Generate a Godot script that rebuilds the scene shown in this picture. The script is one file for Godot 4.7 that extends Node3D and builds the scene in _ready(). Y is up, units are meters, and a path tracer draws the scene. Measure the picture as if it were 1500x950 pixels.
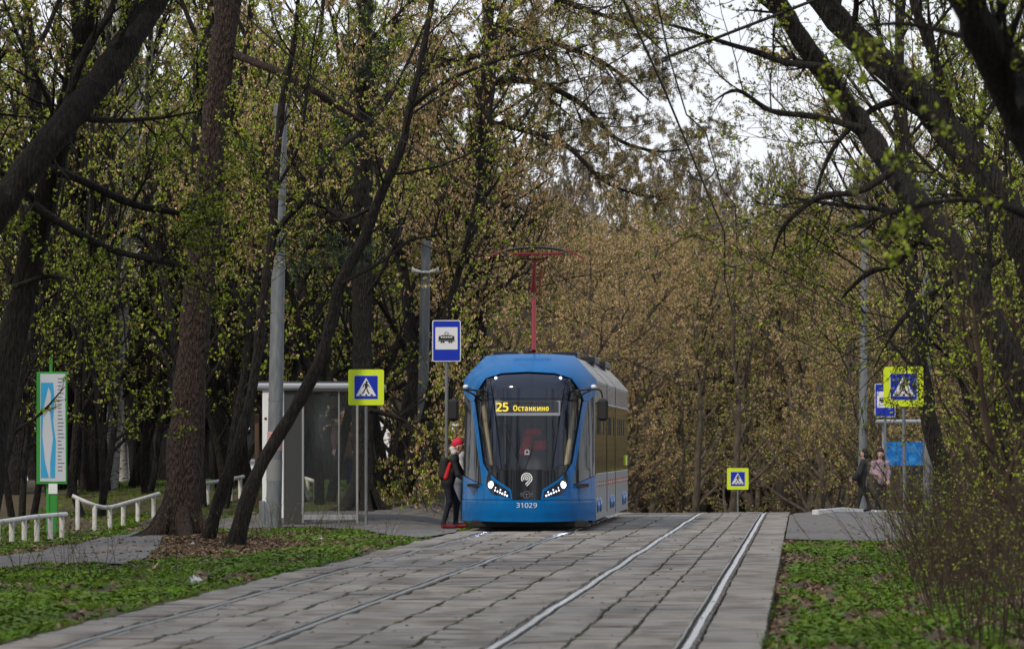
extends Node3D
# A tram stop on a wooded street, seen through a long lens.  z runs away from the camera (-z), metres.

const FPX := 10550.0          # focal length in pixels of the 1500 px wide photograph
const EYE := 1.58
const TX := -5.2              # tram centre line
const TZ := -136.0            # tram nose

var cam_basis: Basis
var rng := RandomNumberGenerator.new()
var used := {}
var M := {}

# ---------------------------------------------------------------- mesh builder
class MB:
	var v := PackedVector3Array()
	var n := PackedVector3Array()
	var c := PackedColorArray()
	var ix := PackedInt32Array()
	var col := Color(1, 1, 1)
	func vert(p: Vector3, nn: Vector3) -> int:
		v.append(p); n.append(nn); c.append(col)
		return v.size() - 1
	func tri(a: Vector3, b: Vector3, d: Vector3) -> void:   # counter-clockwise seen from outside
		var nn := (b - a).cross(d - a).normalized()
		var k := v.size()
		v.append(a); v.append(b); v.append(d)
		n.append(nn); n.append(nn); n.append(nn)
		c.append(col); c.append(col); c.append(col)
		ix.append(k); ix.append(k + 2); ix.append(k + 1)
	func quad(a: Vector3, b: Vector3, d: Vector3, e: Vector3) -> void:
		var nn := (d - a).cross(e - b).normalized()
		var k := v.size()
		v.append(a); v.append(b); v.append(d); v.append(e)
		for j in 4:
			n.append(nn); c.append(col)
		ix.append(k); ix.append(k + 2); ix.append(k + 1)
		ix.append(k); ix.append(k + 3); ix.append(k + 2)
	func out(pts: Array, from: Vector3) -> void:             # a convex face turned away from a point
		var mid := Vector3.ZERO
		for p in pts: mid += p
		mid /= pts.size()
		var nn: Vector3 = (pts[1] - pts[0]).cross(pts[2] - pts[0])
		if nn.dot(mid - from) < 0: pts.reverse()
		for j in range(1, pts.size() - 1): tri(pts[0], pts[j], pts[j + 1])
	func box(o: Vector3, s: Vector3, bev := 0.0, b := Basis.IDENTITY) -> void:
		var h := s * 0.5
		bev = minf(bev, minf(h.x, minf(h.y, h.z)) * 0.9)
		var g := func(sx: float, sy: float, sz: float, ax: int) -> Vector3:
			var q := Vector3(sx * h.x, sy * h.y, sz * h.z)
			if ax != 0: q.x -= sx * bev
			if ax != 1: q.y -= sy * bev
			if ax != 2: q.z -= sz * bev
			return o + b * q
		for s1 in [-1.0, 1.0]:
			out([g.call(s1, -1, -1, 0), g.call(s1, 1, -1, 0), g.call(s1, 1, 1, 0), g.call(s1, -1, 1, 0)], o)
			out([g.call(-1, s1, -1, 1), g.call(1, s1, -1, 1), g.call(1, s1, 1, 1), g.call(-1, s1, 1, 1)], o)
			out([g.call(-1, -1, s1, 2), g.call(1, -1, s1, 2), g.call(1, 1, s1, 2), g.call(-1, 1, s1, 2)], o)
		if bev <= 0.0: return
		for s1 in [-1.0, 1.0]:
			for s2 in [-1.0, 1.0]:
				out([g.call(-1, s1, s2, 1), g.call(1, s1, s2, 1), g.call(1, s1, s2, 2), g.call(-1, s1, s2, 2)], o)
				out([g.call(s1, -1, s2, 0), g.call(s1, 1, s2, 0), g.call(s1, 1, s2, 2), g.call(s1, -1, s2, 2)], o)
				out([g.call(s1, s2, -1, 0), g.call(s1, s2, 1, 0), g.call(s1, s2, 1, 1), g.call(s1, s2, -1, 1)], o)
				for s3 in [-1.0, 1.0]:
					out([g.call(s1, s2, s3, 0), g.call(s1, s2, s3, 1), g.call(s1, s2, s3, 2)], o)
	func tube(pts: PackedVector3Array, rad: PackedFloat32Array, sides: int, caps := false, rough := 0.0, seedv := 0) -> void:
		var m := pts.size()
		if m < 2: return
		var t0 := (pts[1] - pts[0]).normalized()
		var u := t0.cross(Vector3(0.31, 0.17, 0.93)).normalized()
		var k := v.size()
		for i in m:
			var t := (pts[mini(i + 1, m - 1)] - pts[maxi(i - 1, 0)]).normalized()
			u = (u - t * u.dot(t)).normalized()
			var w := t.cross(u)
			for j in sides:
				var a := TAU * j / sides
				var dn := u * cos(a) + w * sin(a)
				var rr := rad[i]
				if rough > 0.0: rr *= 1.0 + rough * (fposmod(sin(j * 12.9898 + i * 4.1414 + seedv * 7.77) * 43758.5453, 1.0) - 0.5)
				v.append(pts[i] + dn * rr); n.append(dn); c.append(col)
		for i in m - 1:
			for j in sides:
				var j2 := (j + 1) % sides
				var a0 := k + i * sides + j
				var a1 := k + i * sides + j2
				ix.append(a0); ix.append(a0 + sides); ix.append(a1)
				ix.append(a1); ix.append(a0 + sides); ix.append(a1 + sides)
		if caps:
			for e in [0, m - 1]:
				var nn := (pts[0] - pts[1]).normalized() if e == 0 else (pts[m - 1] - pts[m - 2]).normalized()
				var cc := vert(pts[e], nn)
				var r0 := v.size()
				for j in sides: vert(v[k + e * sides + j], nn)
				for j in sides:
					ix.append(cc); ix.append(r0 + j); ix.append(r0 + (j + 1) % sides)
	func bar(a: Vector3, b: Vector3, r: float, sides := 8, r2 := -1.0) -> void:
		tube(PackedVector3Array([a, b]), PackedFloat32Array([r, r if r2 < 0 else r2]), sides, true)
	func ext(poly: PackedVector2Array, t: Transform3D, thick: float) -> void:   # flat polygon in t's xy plane, front face at z = 0, body behind it
		if Geometry2D.is_polygon_clockwise(poly):
			poly = poly.duplicate(); poly.reverse()
		var tr := Geometry2D.triangulate_polygon(poly)
		for i in range(0, tr.size(), 3):
			var q := [poly[tr[i]], poly[tr[i + 1]], poly[tr[i + 2]]]
			if (q[1] - q[0]).cross(q[2] - q[0]) < 0: q.reverse()
			tri(t * Vector3(q[0].x, q[0].y, 0), t * Vector3(q[1].x, q[1].y, 0), t * Vector3(q[2].x, q[2].y, 0))
			tri(t * Vector3(q[2].x, q[2].y, -thick), t * Vector3(q[1].x, q[1].y, -thick), t * Vector3(q[0].x, q[0].y, -thick))
		for i in poly.size():
			var a := poly[i]
			var b := poly[(i + 1) % poly.size()]
			quad(t * Vector3(a.x, a.y, -thick), t * Vector3(b.x, b.y, -thick), t * Vector3(b.x, b.y, 0), t * Vector3(a.x, a.y, 0))
	func ball(o: Vector3, r: Vector3, seg := 10, rings := 6) -> void:
		var k := v.size()
		for i in rings + 1:
			var th := PI * i / rings
			for j in seg + 1:
				var ph := TAU * j / seg
				var d := Vector3(sin(th) * cos(ph), cos(th), sin(th) * sin(ph))
				vert(o + d * r, (d / r).normalized())
		for i in rings:
			for j in seg:
				var a := k + i * (seg + 1) + j
				ix.append(a); ix.append(a + seg + 1); ix.append(a + 1)
				ix.append(a + 1); ix.append(a + seg + 1); ix.append(a + seg + 2)
	func mesh() -> ArrayMesh:
		var arr := []
		arr.resize(Mesh.ARRAY_MAX)
		arr[Mesh.ARRAY_VERTEX] = v
		arr[Mesh.ARRAY_NORMAL] = n
		arr[Mesh.ARRAY_COLOR] = c
		arr[Mesh.ARRAY_INDEX] = ix
		var m := ArrayMesh.new()
		if v.size(): m.add_surface_from_arrays(Mesh.PRIMITIVE_TRIANGLES, arr)
		return m

# ---------------------------------------------------------------- naming helpers
func numbered(s: String) -> String:
	var k: int = used.get(s, 0)
	used[s] = k + 1
	return s if k == 0 else "%s_%03d" % [s, k]

func tag(o: Node, label: String, category: String, group := "", kind := "") -> Node:
	if label: o.set_meta("label", label)
	if category: o.set_meta("category", category)
	if group: o.set_meta("group", group)
	if kind: o.set_meta("kind", kind)
	return o

func thing(called: String, at: Vector3, turn := 0.0) -> Node3D:
	var o := Node3D.new()
	o.name = numbered(called)
	add_child(o)
	o.position = at
	o.rotation.y = turn
	return o

func obj(called: String, m: Mesh, mat: Material, parent: Node = null) -> MeshInstance3D:
	var o := MeshInstance3D.new()
	o.mesh = m
	o.material_override = mat
	if parent == null:
		o.name = numbered(called)
		add_child(o)
	else:
		o.name = called
		parent.add_child(o, true)
	return o

# ---------------------------------------------------------------- camera geometry: a pixel of the photograph gives a direction
func ray(px: float, py: float) -> Vector3:
	var d := cam_basis * Vector3((px - 750.0) / FPX, -(py - 475.0) / FPX, -1.0)
	return d / -d.z                                   # one metre further in depth

func at_d(px: float, py: float, d: float) -> Vector3:
	return Vector3(0, EYE, 0) + ray(px, py) * d

func gp(px: float, py: float) -> Vector3:             # where that direction meets the ground
	var r := ray(px, py)
	var d := 45.0
	while d < 420.0:
		var p := Vector3(0, EYE, 0) + r * d
		if p.y <= height(p.x, d): return Vector3(p.x, height(p.x, d), -d)
		d += 0.25
	return Vector3(0, EYE, 0) + r * 420.0

func ss(a: float, b: float, x: float) -> float:
	var t := clampf((x - a) / (b - a), 0.0, 1.0)
	return t * t * (3.0 - 2.0 * t)

func crest(d: float) -> float:
	if d < 165.0: return 0.0
	var e := minf(d, 264.0) - 165.0
	return -0.000245 * e * e - 0.045 * clampf(d - 264.0, 0.0, 30.0)

var hn := FastNoiseLite.new()
func height(x: float, d: float) -> float:
	var left := ss(-6.9, -8.2, x)
	var far_left := ss(-8.0, -16.0, x)
	var y := crest(d) * lerpf(1.0, 0.25, far_left)
	y += left * (0.2 * ss(138.0, 150.0, d) + 0.55 * ss(149.0, 159.0, d))
	y += 0.35 * ss(1.8, 7.0, x) * ss(160.0, 120.0, d)
	var off := maxf(ss(-6.5, -7.6, x), ss(-0.25, 0.8, x))
	y += off * (0.05 * hn.get_noise_2d(x * 9.0, d * 2.5) - 0.02)
	# a low mound of soil round the pine
	var e := Vector2(x + 10.2, (d - 119.0) * 0.45).length()
	y += 0.14 * ss(2.4, 0.3, e)
	return y

func on(x: float, d: float, up := 0.0) -> Vector3:
	return Vector3(x, height(x, d) + up, -d)

# ---------------------------------------------------------------- materials
func lin(r: float, g: float, b: float) -> Color:
	return Color(r, g, b).linear_to_srgb()

func noise_tex(freq: float, stops: Array, oct := 4, size := 512, seedv := 1, kind := FastNoiseLite.TYPE_SIMPLEX_SMOOTH) -> NoiseTexture2D:
	var f := FastNoiseLite.new()
	f.noise_type = kind
	f.frequency = freq
	f.fractal_octaves = oct
	f.seed = seedv
	var t := NoiseTexture2D.new()
	t.width = size; t.height = size; t.seamless = true; t.noise = f
	if stops.size():
		var g := Gradient.new()
		var offs := PackedFloat32Array()
		var cols := PackedColorArray()
		for s in stops:
			offs.append(s[0]); cols.append(lin(s[1], s[2], s[3]))
		g.offsets = offs; g.colors = cols
		t.color_ramp = g
	return t

func mat(r: float, g: float, b: float, rough := 0.8, metal := 0.0, spec := 0.5) -> StandardMaterial3D:
	var m := StandardMaterial3D.new()
	m.albedo_color = lin(r, g, b)
	m.roughness = rough
	m.metallic = metal
	m.metallic_specular = spec
	return m

func tri_mat(tex: Texture2D, sc: Vector3, rough: float, world := true) -> StandardMaterial3D:
	var m := StandardMaterial3D.new()
	m.albedo_texture = tex
	m.uv1_triplanar = true
	m.uv1_world_triplanar = world
	m.uv1_scale = sc
	m.roughness = rough
	return m

func relief(m: StandardMaterial3D, tex: Texture2D, cm: float) -> StandardMaterial3D:
	m.heightmap_enabled = true
	m.heightmap_texture = tex
	m.heightmap_scale = cm
	return m

func vmat(rough := 0.7, back := 0.0) -> StandardMaterial3D:
	var m := StandardMaterial3D.new()
	m.vertex_color_use_as_albedo = true
	m.roughness = rough
	if back > 0.0:
		m.backlight_enabled = true
		m.backlight = Color(back, back, back * 0.6)
	return m

func make_materials() -> void:
	var rough_noise := noise_tex(0.03, [], 4, 512, 5)
	M.soil = relief(tri_mat(noise_tex(0.02, [[0.0, 0.035, 0.022, 0.012], [0.4, 0.075, 0.05, 0.028], [0.55, 0.11, 0.075, 0.045], [0.68, 0.06, 0.065, 0.02], [1.0, 0.04, 0.06, 0.012]], 5, 1024, 3), Vector3(0.21, 0.21, 0.21), 0.95), rough_noise, 3.0)
	M.asphalt = relief(tri_mat(noise_tex(0.012, [[0.0, 0.075, 0.07, 0.068], [0.45, 0.12, 0.112, 0.108], [0.7, 0.15, 0.14, 0.134], [1.0, 0.18, 0.168, 0.158]], 6, 1024, 8), Vector3(0.31, 0.31, 0.12), 0.9), rough_noise, 0.6)
	M.slab = []
	var stain := noise_tex(0.014, [[0.0, 0.45, 0.4, 0.36], [0.36, 0.72, 0.68, 0.64], [0.5, 0.96, 0.95, 0.93], [1.0, 1.0, 1.0, 1.0]], 6, 512, 61)
	for k in 4:
		var f: float = [0.9, 0.97, 1.0, 1.06][k]
		var m := tri_mat(noise_tex(0.02, [[0.0, 0.13 * f, 0.118 * f, 0.106 * f], [0.38, 0.225 * f, 0.205 * f, 0.186 * f], [0.6, 0.275 * f, 0.25 * f, 0.228 * f], [1.0, 0.34 * f, 0.312 * f, 0.286 * f]], 6, 1024, 21 + k), Vector3(0.06, 0.5, 0.2), 0.75)
		m.uv1_offset = Vector3(0.13 * k, 0, 0.31 * k)
		m.detail_enabled = true
		m.detail_blend_mode = BaseMaterial3D.BLEND_MODE_MUL
		m.detail_albedo = stain
		m.detail_uv_layer = BaseMaterial3D.DETAIL_UV_2
		m.uv2_triplanar = true
		m.uv2_world_triplanar = true
		m.uv2_scale = Vector3(0.16, 0.2, 0.035)
		M.slab.append(relief(m, rough_noise, 0.5))
	M.bed = mat(0.03, 0.028, 0.024, 0.95)
	M.rail = mat(0.5, 0.49, 0.48, 0.24, 1.0)
	M.rail_worn = mat(0.2, 0.19, 0.18, 0.34, 0.9)
	M.rail_dark = mat(0.07, 0.055, 0.045, 0.6, 0.5)
	M.mortar = relief(tri_mat(noise_tex(0.05, [[0.0, 0.08, 0.074, 0.068], [1.0, 0.24, 0.225, 0.205]], 4, 256, 9), Vector3(2, 2, 2), 0.9), rough_noise, 0.6)
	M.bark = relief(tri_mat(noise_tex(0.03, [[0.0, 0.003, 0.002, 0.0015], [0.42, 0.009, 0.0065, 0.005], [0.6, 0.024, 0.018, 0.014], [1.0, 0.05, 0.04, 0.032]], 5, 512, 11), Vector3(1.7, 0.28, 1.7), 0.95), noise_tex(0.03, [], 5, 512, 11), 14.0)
	M.bark_pine = relief(tri_mat(noise_tex(0.03, [[0.0, 0.012, 0.007, 0.005], [0.42, 0.03, 0.018, 0.013], [0.6, 0.075, 0.045, 0.035], [1.0, 0.16, 0.11, 0.095]], 5, 512, 13), Vector3(1.6, 0.42, 1.6), 0.95), noise_tex(0.03, [], 5, 512, 13), 16.0)
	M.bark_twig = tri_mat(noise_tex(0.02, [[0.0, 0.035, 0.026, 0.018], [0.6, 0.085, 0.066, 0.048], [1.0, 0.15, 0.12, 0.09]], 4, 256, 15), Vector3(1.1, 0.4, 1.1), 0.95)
	M.bark_grey = tri_mat(noise_tex(0.02, [[0.0, 0.05, 0.046, 0.044], [0.6, 0.1, 0.092, 0.088], [1.0, 0.16, 0.145, 0.14]], 4, 256, 17), Vector3(1.1, 0.4, 1.1), 0.95)
	M.bark_shrub = tri_mat(noise_tex(0.02, [[0.0, 0.022, 0.013, 0.009], [0.6, 0.055, 0.035, 0.024], [1.0, 0.1, 0.068, 0.048]], 4, 256, 16), Vector3(1.1, 0.4, 1.1), 0.95)
	M.birch = tri_mat(noise_tex(0.03, [[0.0, 0.05, 0.05, 0.05], [0.36, 0.09, 0.085, 0.08], [0.43, 0.5, 0.48, 0.45], [1.0, 0.62, 0.6, 0.56]], 3, 256, 19), Vector3(0.6, 2.2, 0.6), 0.8)
	M.leaf = vmat(0.6, 0.35)
	M.grass = vmat(0.55, 0.3)
	M.grass.metallic_specular = 0.3
	M.litter = vmat(0.9, 0.0)
	M.skin = vmat(0.8)
	# painted steel, glass, signs
	M.galv = tri_mat(noise_tex(0.03, [[0.0, 0.1, 0.11, 0.12], [0.5, 0.15, 0.162, 0.175], [1.0, 0.2, 0.212, 0.228]], 4, 256, 31), Vector3(1.5, 0.3, 1.5), 0.55)
	M.concrete_pole = tri_mat(noise_tex(0.03, [[0.0, 0.17, 0.175, 0.18], [0.5, 0.26, 0.265, 0.27], [1.0, 0.34, 0.345, 0.35]], 5, 512, 33), Vector3(2.0, 0.25, 2.0), 0.8)
	M.white = tri_mat(noise_tex(0.02, [[0.0, 0.33, 0.32, 0.29], [0.35, 0.58, 0.57, 0.54], [1.0, 0.72, 0.71, 0.69]], 5, 256, 35), Vector3(1.2, 1.2, 1.2), 0.6)
	M.white_clean = mat(0.75, 0.76, 0.78, 0.45)
	M.paper = mat(0.5, 0.54, 0.6, 0.5)
	M.paper_dull = mat(0.25, 0.28, 0.33, 0.5)
	M.lime = mat(0.62, 0.78, 0.02, 0.45)
	M.sign_blue = mat(0.006, 0.03, 0.42, 0.35)
	M.sign_white = mat(0.7, 0.71, 0.74, 0.4)
	M.black = mat(0.012, 0.012, 0.013, 0.5)
	M.sticker = tri_mat(noise_tex(0.05, [[0.0, 0.5, 0.05, 0.05], [0.45, 0.5, 0.06, 0.06], [0.5, 0.5, 0.48, 0.46], [1.0, 0.5, 0.48, 0.46]], 2, 256, 37), Vector3(1.6, 2.6, 1.6), 0.6)
	M.sticker_grey = mat(0.2, 0.205, 0.21, 0.7)
	M.green_paint = mat(0.03, 0.26, 0.035, 0.5)
	M.cyan = mat(0.03, 0.33, 0.62, 0.5)
	M.ad_blue = tri_mat(noise_tex(0.02, [[0.0, 0.0, 0.08, 0.35], [0.5, 0.01, 0.16, 0.5], [1.0, 0.05, 0.3, 0.6]], 4, 256, 39), Vector3(0.8, 0.8, 0.8), 0.3)
	M.alu = mat(0.42, 0.43, 0.45, 0.4, 0.6)
	M.wire = mat(0.01, 0.01, 0.011, 0.8)
	M.steel_dark = mat(0.05, 0.05, 0.052, 0.5, 0.3)
	M.brown_wood = mat(0.1, 0.06, 0.035, 0.8)
	M.glass = mat(0.10, 0.12, 0.13, 0.04)
	M.glass.transparency = BaseMaterial3D.TRANSPARENCY_ALPHA
	M.glass.albedo_color.a = 0.07
	M.frosted = mat(0.05, 0.052, 0.052, 0.35)
	# tram
	M.blue = tri_mat(noise_tex(0.012, [[0.0, 0.006, 0.095, 0.28], [0.35, 0.0, 0.118, 0.36], [1.0, 0.0, 0.135, 0.41]], 6, 512, 51), Vector3(0.7, 0.45, 0.7), 0.3, false)
	M.blue.metallic_specular = 0.25
	M.blue.clearcoat_enabled = true
	M.blue.clearcoat = 0.3
	M.blue.clearcoat_roughness = 0.04
	M.roof = mat(0.10, 0.105, 0.115, 0.3)
	M.roof.clearcoat_enabled = true
	M.roof.clearcoat = 0.6
	M.roof.clearcoat_roughness = 0.1
	M.mask = mat(0.008, 0.009, 0.012, 0.07)
	M.navy = mat(0.016, 0.022, 0.045, 0.09)
	M.window = mat(0.018, 0.02, 0.022, 0.06)
	M.band = mat(0.13, 0.13, 0.135, 0.22)
	M.windscreen = mat(0.02, 0.026, 0.04, 0.02)
	M.windscreen.transparency = BaseMaterial3D.TRANSPARENCY_ALPHA
	M.windscreen.albedo_color.a = 0.22
	M.silver = tri_mat(noise_tex(0.012, [[0.0, 0.07, 0.07, 0.07], [0.4, 0.13, 0.14, 0.155], [1.0, 0.165, 0.178, 0.2]], 6, 512, 53), Vector3(0.3, 0.9, 0.3), 0.35, false)
	M.rubber = mat(0.012, 0.012, 0.012, 0.7)
	M.under = mat(0.012, 0.012, 0.013, 0.8)
	M.cab = mat(0.12, 0.13, 0.16, 0.7)
	M.cream = mat(0.45, 0.36, 0.2, 0.6)
	M.cab_white = mat(0.5, 0.54, 0.62, 0.5)
	M.red_seat = mat(0.62, 0.03, 0.035, 0.6)
	M.red = mat(0.2, 0.008, 0.014, 0.45)
	M.pink = mat(0.5, 0.07, 0.08, 0.45)
	M.carbon = mat(0.03, 0.032, 0.04, 0.4, 0.4)
	M.orange = mat(0.75, 0.12, 0.03, 0.4)
	M.grey_mark = mat(0.09, 0.095, 0.11, 0.4)
	M.lamp = mat(0.9, 0.92, 1.0, 0.2)
	M.lamp.emission_enabled = true
	M.lamp.emission = Color(0.86, 0.9, 1.0)
	M.lamp.emission_energy_multiplier = 16.0
	M.lamp_small = M.lamp.duplicate()
	M.lamp_small.emission_energy_multiplier = 2.2
	M.led = mat(0.8, 0.75, 0.1, 0.4)
	M.led.emission_enabled = true
	M.led.emission = Color(1.0, 0.86, 0.06)
	M.led.emission_energy_multiplier = 1.3
	M.led_board = mat(0.02, 0.022, 0.03, 0.5)

# ---------------------------------------------------------------- camera, sky, sun
func set_stage() -> void:
	cam_basis = Basis.from_euler(Vector3(deg_to_rad(0.9775), deg_to_rad(2.3067), 0))
	var cam := Camera3D.new()
	cam.name = "camera"
	cam.position = Vector3(0, EYE, 0)
	cam.basis = cam_basis
	cam.near = 1.0
	cam.far = 4000.0
	var lens := CameraAttributesPhysical.new()
	lens.frustum_focal_length = 266.5
	lens.frustum_focus_distance = 136.0
	lens.frustum_near = 1.0
	lens.frustum_far = 4000.0
	lens.exposure_aperture = 8.0
	cam.attributes = lens
	cam.fov = 5.156
	add_child(cam)
	cam.current = true
	var e := Environment.new()
	e.background_mode = Environment.BG_SKY
	var sky := Sky.new()
	var sm := ProceduralSkyMaterial.new()
	sm.sky_top_color = Color(0.80, 0.84, 0.90)
	sm.sky_horizon_color = Color(0.94, 0.95, 0.97)
	sm.sky_curve = 0.25
	sm.ground_bottom_color = Color(0.22, 0.2, 0.17)
	sm.ground_horizon_color = Color(0.3, 0.29, 0.26)
	sm.sky_energy_multiplier = 1.2
	var cover := noise_tex(0.006, [[0.0, 0.0, 0.0, 0.0], [0.5, 0.03, 0.03, 0.03], [1.0, 0.16, 0.16, 0.155]], 5, 1024, 77)
	sm.sky_cover = cover
	sky.sky_material = sm
	e.sky = sky
	e.tonemap_mode = Environment.TONE_MAPPER_LINEAR
	e.tonemap_exposure = 0.74
	e.sdfgi_enabled = true
	e.ssao_enabled = true
	e.ssil_enabled = true
	e.fog_enabled = false
	e.fog_light_color = Color(0.86, 0.88, 0.95)
	e.fog_density = 0.00005
	var we := WorldEnvironment.new()
	we.name = "environment"
	we.environment = e
	add_child(we)
	var sun := DirectionalLight3D.new()
	sun.name = "sun"
	sun.light_energy = 1.0
	sun.light_angular_distance = 3.0
	sun.light_color = Color(1.0, 0.95, 0.87)
	sun.shadow_enabled = true
	add_child(sun)
	sun.rotation_degrees = Vector3(-42, -34, 0)      # high, over the left shoulder of the viewer

# ---------------------------------------------------------------- ground, track, paths
func steps(list: Array) -> PackedFloat32Array:
	var o := PackedFloat32Array()
	for s in list:
		var v: float = s[0]
		while v < s[1] - 0.0001:
			o.append(v); v += s[2]
	o.append(list[-1][1])
	return o

func sheet(xs: PackedFloat32Array, ds: PackedFloat32Array, f: Callable) -> ArrayMesh:
	var b := MB.new()
	var w := xs.size()
	for d in ds:
		for x in xs:
			var y: float = f.call(x, d)
			var nn := Vector3(float(f.call(x - 0.1, d)) - float(f.call(x + 0.1, d)), 0.2, float(f.call(x, d + 0.1)) - float(f.call(x, d - 0.1))).normalized()
			b.vert(Vector3(x, y, -d), nn)
	for j in ds.size() - 1:
		for i in w - 1:
			var a := j * w + i
			b.ix.append(a); b.ix.append(a + w); b.ix.append(a + 1)
			b.ix.append(a + 1); b.ix.append(a + w); b.ix.append(a + w + 1)
	return b.mesh()

func ground_y(x: float, d: float) -> float:
	var y := height(x, d)
	if x > -6.47 and x < -0.28: y -= 0.2
	return y

# a flat sheet of asphalt laid over the ground inside an outline of (x, distance)
func laid(outline: PackedVector2Array, cell: Vector2, up: float) -> ArrayMesh:
	var b := MB.new()
	var lo := outline[0]
	var hi := outline[0]
	for p in outline:
		lo = lo.min(p); hi = hi.max(p)
	var d := lo.y
	while d < hi.y:
		var x := lo.x
		while x < hi.x:
			var c := PackedVector2Array([Vector2(x, d), Vector2(x + cell.x, d), Vector2(x + cell.x, d + cell.y), Vector2(x, d + cell.y)])
			for q in Geometry2D.intersect_polygons(outline, c):
				var t := Geometry2D.triangulate_polygon(q)
				for k in range(0, t.size(), 3):
					var ids := []
					for j in 3:
						var p: Vector2 = q[t[k + j]]
						ids.append(b.vert(Vector3(p.x, height(p.x, p.y) + up, -p.y), Vector3.UP))
					var s: float = (q[t[k + 1]] - q[t[k]]).cross(q[t[k + 2]] - q[t[k]])
					if s > 0: ids.reverse()
					for j in ids: b.ix.append(j)
			x += cell.x
		d += cell.y
	return b.mesh()

var path_polys := []
func px_outline(list: Array, wob := 0.06) -> PackedVector2Array:
	var pts := PackedVector2Array()
	var g := []
	for a in list:
		var q := gp(a[0], a[1])
		g.append(Vector2(q.x, -q.z))
	for i in g.size():
		var a: Vector2 = g[i]
		var b: Vector2 = g[(i + 1) % g.size()]
		var m := maxi(1, int(a.distance_to(b) / 0.8))
		for k in m:
			var q := a.lerp(b, float(k) / m)
			pts.append(q + Vector2(hn.get_noise_2d(q.x * 40, q.y * 20), hn.get_noise_2d(q.y * 20 + 50, q.x * 40) * 2.0) * wob)
	return pts

const RAILS := [-5.887, -4.37, -2.446, -0.914]
func slab_rows() -> Array:
	var rows := [[-6.46, -5.965]]
	for s in [[-5.81, -4.45], [-4.29, -2.525], [-2.366, -0.995]]:
		var w: float = s[1] - s[0]
		rows.append([s[0], s[0] + w * 0.35])
		rows.append([s[0] + w * 0.35, s[0] + w * 0.66])
		rows.append([s[0] + w * 0.66, s[1]])
	rows.append([-0.835, -0.3])
	return rows

func uneven(x: float, d: float) -> float:
	return crest(d) + 0.02 * hn.get_noise_2d(x * 14.0 + 300.0, d * 7.0) + 0.026 * hn.get_noise_2d(x * 3.0, d * 1.6)

func slab_mesh(w: float, l: float) -> ArrayMesh:
	var b := MB.new()
	b.box(Vector3(0, -0.07, 0), Vector3(w, 0.14, l), 0.007)
	return b.mesh()

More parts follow.
